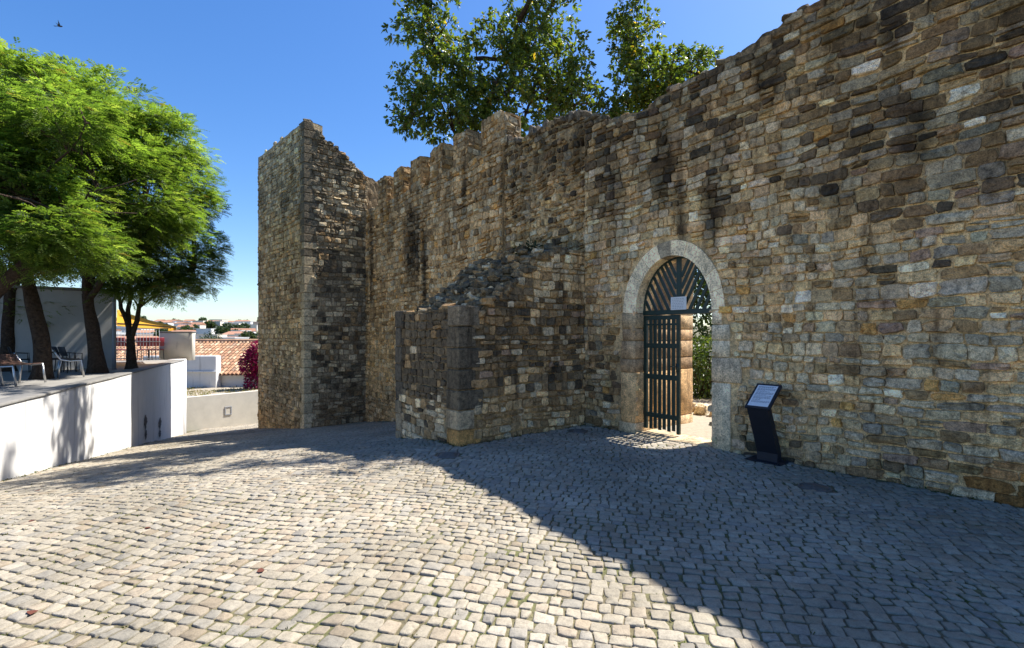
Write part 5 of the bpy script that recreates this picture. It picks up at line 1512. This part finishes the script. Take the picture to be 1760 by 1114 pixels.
for i, (x, lb_) in enumerate(((208, 'dark red plastic chair behind the railing, left of the forked trunk'), (252, 'dark red plastic chair behind the railing, just right of the forked trunk'), (268, 'dark red plastic chair behind the railing, next to the pale parapet'))):
    p = pxw(x, 600, 19.75+.1*i)
    if i == 0: rc.location = (p[0], p[1], TZ-.1); rc.rotation_euler = (0, 0, R(200)); rc['label'] = lb_
    else: copy_tree(rc, (p[0], p[1], TZ-.1), R(180+20*i), label=lb_)

# ------------------------------------------------------------------ bird
bc = pxw(102, 45, 30)
mb = MB(); tube(mb, [bc+[-.20, 0, .0], bc+[-.10, 0, .01], bc+[0, 0, .0], bc+[.10, 0, -.015], bc+[.17, 0, -.01], bc+[.20, 0, -.012]], [.006, .03, .05, .045, .03, .006], 8)
bird = mb.build('bird', M['bird'], None, bc); tag(bird, 'small dark bird flying high above the leafy trees', 'bird')
def wing(pts):
    m_ = MB(); P = np.array(pts); n = len(P)//2
    V = np.concatenate([P+[0, 0.004, 0], P-[0, .004, 0]]); L_ = len(P); f = []
    for i in range(n-1):
        a, b, c, d = 2*i, 2*i+1, 2*i+3, 2*i+2; f += [[a, b, c, d], [a+L_, d+L_, c+L_, b+L_]]
    m_.add(V, [np.array(f)]); return m_
wing([bc+[-.06, 0, .02], bc+[.07, 0, .02], bc+[-.05, -.02, .14], bc+[.04, -.02, .14], bc+[-.03, -.05, .26], bc+[.0, -.05, .25], bc+[-.03, -.06, .34], bc+[-.025, -.06, .34]]).build('wing', M['bird'], bird)
wing([bc+[-.05, 0, .0], bc+[.06, 0, .0], bc+[.05, -.22, -.01], bc+[.11, -.22, -.01], bc+[.14, -.38, -.05], bc+[.16, -.38, -.05], bc+[.16, -.44, -.06], bc+[.165, -.44, -.06]]).build('wing', M['bird'], bird)
wing([bc+[-.15, 0.02, .0], bc+[-.15, -.02, .0], bc+[-.33, .05, .01], bc+[-.33, -.05, .01]]).build('tail', M['bird'], bird)

# ------------------------------------------------------------------ fallen leaves
fl = np.random.default_rng(8)
m_, nt, b, o = mat('dry_leaf'); b.inputs['Base Color'].default_value = (.11, .03, .015, 1); b.inputs['Roughness'].default_value = .8
proto = None
for (x, y) in ((73, 838), (66, 845), (248, 911), (52, 899), (58, 1052), (455, 982)):
    g = -.3
    for _ in range(25):
        Yd = 850*(1.6-g)/(y-575); X_ = (x-880)*Yd/850; g = float(H(X_, Yd))
    if proto is None:
        mb = MB(); leaves(mb, np.zeros((1, 3)), np.array([[1., .1, .04]]), [.05], [.055], np.array([[.3, .1, .04]]), fl, .3, .1, np.array([[0, .1, 1.]])); proto = mb.build('fallen_leaf', m_)
        ob = proto
    else: ob = proto.copy(); COL.objects.link(ob)
    ob.location = (X_, Yd, g+.011); ob.rotation_euler = (fl.uniform(-.08, .08), fl.uniform(-.08, .08), fl.uniform(0, 6.28))
    tag(ob, 'dry reddish fallen leaf on the sunlit cobbles', 'leaf', 'fallen leaves on the cobbles')

# ------------------------------------------------------------------ distant town
dr = np.random.default_rng(77)
k = 0
for i in range(100):
    Yd = float(dr.uniform(170, 540)) if i > 10 else float(dr.uniform(430, 520)); x = dr.uniform(150, 470); X_ = (x-880)*Yd/850.; z = float(H(X_, Yd))
    w_, d_, h_ = dr.uniform(6, 14), dr.uniform(6, 10), dr.uniform(3., 6.5); rz = dr.uniform(-.5, .5)
    flat = dr.random() < .6
    hcol = pick(dr, 1, [((.78, .77, .75), 6), ((.68, .62, .52), 2), ((.6, .45, .35), .7)])[0]
    o_ = empty('distant_house', (X_, Yd, z-1), None, 'house', 'small houses on the far hillside')
    mb = MB(); cbox(mb, (X_, Yd, z+h_/2-1), (w_, d_, h_+2), rz, .05, hcol)
    ca, sa = math.cos(rz), math.sin(rz)
    nw = int(w_/2.6)
    wall = mb.build('wall', M['house'], o_, smooth=False)
    rcol = np.array((.38, .2, .13))*dr.uniform(.8, 1.2)
    mb = MB()
    if flat: cbox(mb, (X_, Yd, z+h_+.12), (w_+.3, d_+.3, .22), rz, .03, hcol*.9)
    else:
        hw_, hd = w_/2+.3, d_/2+.3; rh = d_*.2; zz = z+h_+.01
        L = [(-hw_, -hd, 0), (hw_, -hd, 0), (hw_, hd, 0), (-hw_, hd, 0), (-hw_, 0, rh), (hw_, 0, rh)]
        V = [(X_+a*ca-b*sa, Yd+a*sa+b*ca, zz+c) for a, b, c in L]
        mb.add(V, [np.array([[0, 1, 5, 4], [2, 3, 4, 5], [3, 2, 1, 0]]), np.array([[0, 4, 3], [1, 2, 5]])], rcol)
    mb.build('roof', M['tile'], o_, smooth=False)
    o_['label'] = 'small distant house with a flat roof on the far hillside' if flat else 'small distant house with a clay tile roof on the far hillside'
def far_tree(x, Yd, hgt, rad, label, seed, group):
    X_ = (x-880)*Yd/850.; z = float(H(X_, Yd)); rg = np.random.default_rng(seed)
    root = empty('distant_tree', (X_, Yd, z), label, 'tree', group)
    tm = MB(); tube(tm, [(X_, Yd, z-.5), (X_, Yd, z+hgt*.6)], [rad*.12, rad*.06], 6, BARK); tm.build('trunk', M['bark'], root)
    cm = MB(); n = 500; p = in_ell(rg, n, (X_, Yd, z+hgt*.6), (rad, rad, hgt*.42), .5)
    leaves(cm, p, rdir(rg, n), np.full(n, rad*.35), np.full(n, rad*.2), pick(rg, n, [((.03, .05, .018), 3), ((.05, .075, .025), 2)]), rg); cm.build('crown', M['hedge'], root)
for i, (x, r_) in enumerate(((346, 1.3), (353, .9), (362, 1.0), (369, 1.2), (376, 1.0))):
    far_tree(x, 118+i*2, 8.2+.8*((i*7) % 3), r_, 'dark evergreen tree in the group beyond the tiled roof', 500+i, 'dark trees beyond the tiled roof')
for i in range(34):
    far_tree(float(dr.uniform(190, 450)), float(dr.uniform(200, 545)), float(dr.uniform(5, 9)), float(dr.uniform(2.2, 5)), 'small round green tree among the houses on the far hillside', 520+i, 'trees on the far hillside')

# ------------------------------------------------------------------ light
EL, AZ = R(55.6), math.atan2(.84, .54)
sd = np.array([math.sin(AZ)*math.cos(EL), math.cos(AZ)*math.cos(EL), math.sin(EL)])
w = bpy.data.worlds.new('World'); S.world = w; w.use_nodes = True
nt = w.node_tree; bg = nt.nodes['Background']; sk = nt.nodes.new('ShaderNodeTexSky'); sk.sky_type = 'NISHITA'
sk.sun_disc = False; sk.sun_elevation = EL; sk.sun_rotation = AZ; sk.altitude = 100; sk.air_density = 1.0; sk.dust_density = .6; sk.ozone_density = 4.0
gm = nt.nodes.new('ShaderNodeGamma'); gm.inputs[1].default_value = .9; nt.links.new(sk.outputs[0], gm.inputs[0])
hs_ = nt.nodes.new('ShaderNodeHueSaturation'); hs_.inputs['Saturation'].default_value = 1.32; hs_.inputs['Hue'].default_value = .508; hs_.inputs['Value'].default_value = 1.0
nt.links.new(gm.outputs[0], hs_.inputs['Color']); nt.links.new(hs_.outputs[0], bg.inputs['Color']); bg.inputs['Strength'].default_value = .12
sun = bpy.data.lights.new('sun', 'SUN'); sun.energy = 5.0; sun.angle = R(.53); sun.color = (1, .955, .88)
so = bpy.data.objects.new('sun', sun); COL.objects.link(so)
so.rotation_euler = Vector(tuple(-sd)).to_track_quat('-Z', 'Y').to_euler(); so.location = (20, 20, 40)
# ------------------------------------------------------------------ camera
cam = bpy.data.cameras.new('camera'); co_c = bpy.data.objects.new('camera', cam); COL.objects.link(co_c)
cam.sensor_width = 36; cam.lens = 850/1760*36; cam.shift_y = 18/1760; cam.clip_start = .05; cam.clip_end = 8000
co_c.location = (0, 0, 1.6); co_c.rotation_euler = (R(90), 0, 0)
S.camera = co_c
S.view_settings.view_transform = 'Standard'; S.view_settings.look = 'None'; S.view_settings.gamma = 1; S.view_settings.use_curve_mapping = False
S.view_settings.exposure = 1.05
S.render.engine = 'CYCLES'
S.cycles.max_bounces = 8; S.cycles.diffuse_bounces = 4; S.cycles.transparent_max_bounces = 8; S.cycles.caustics_reflective = False; S.cycles.caustics_refractive = False
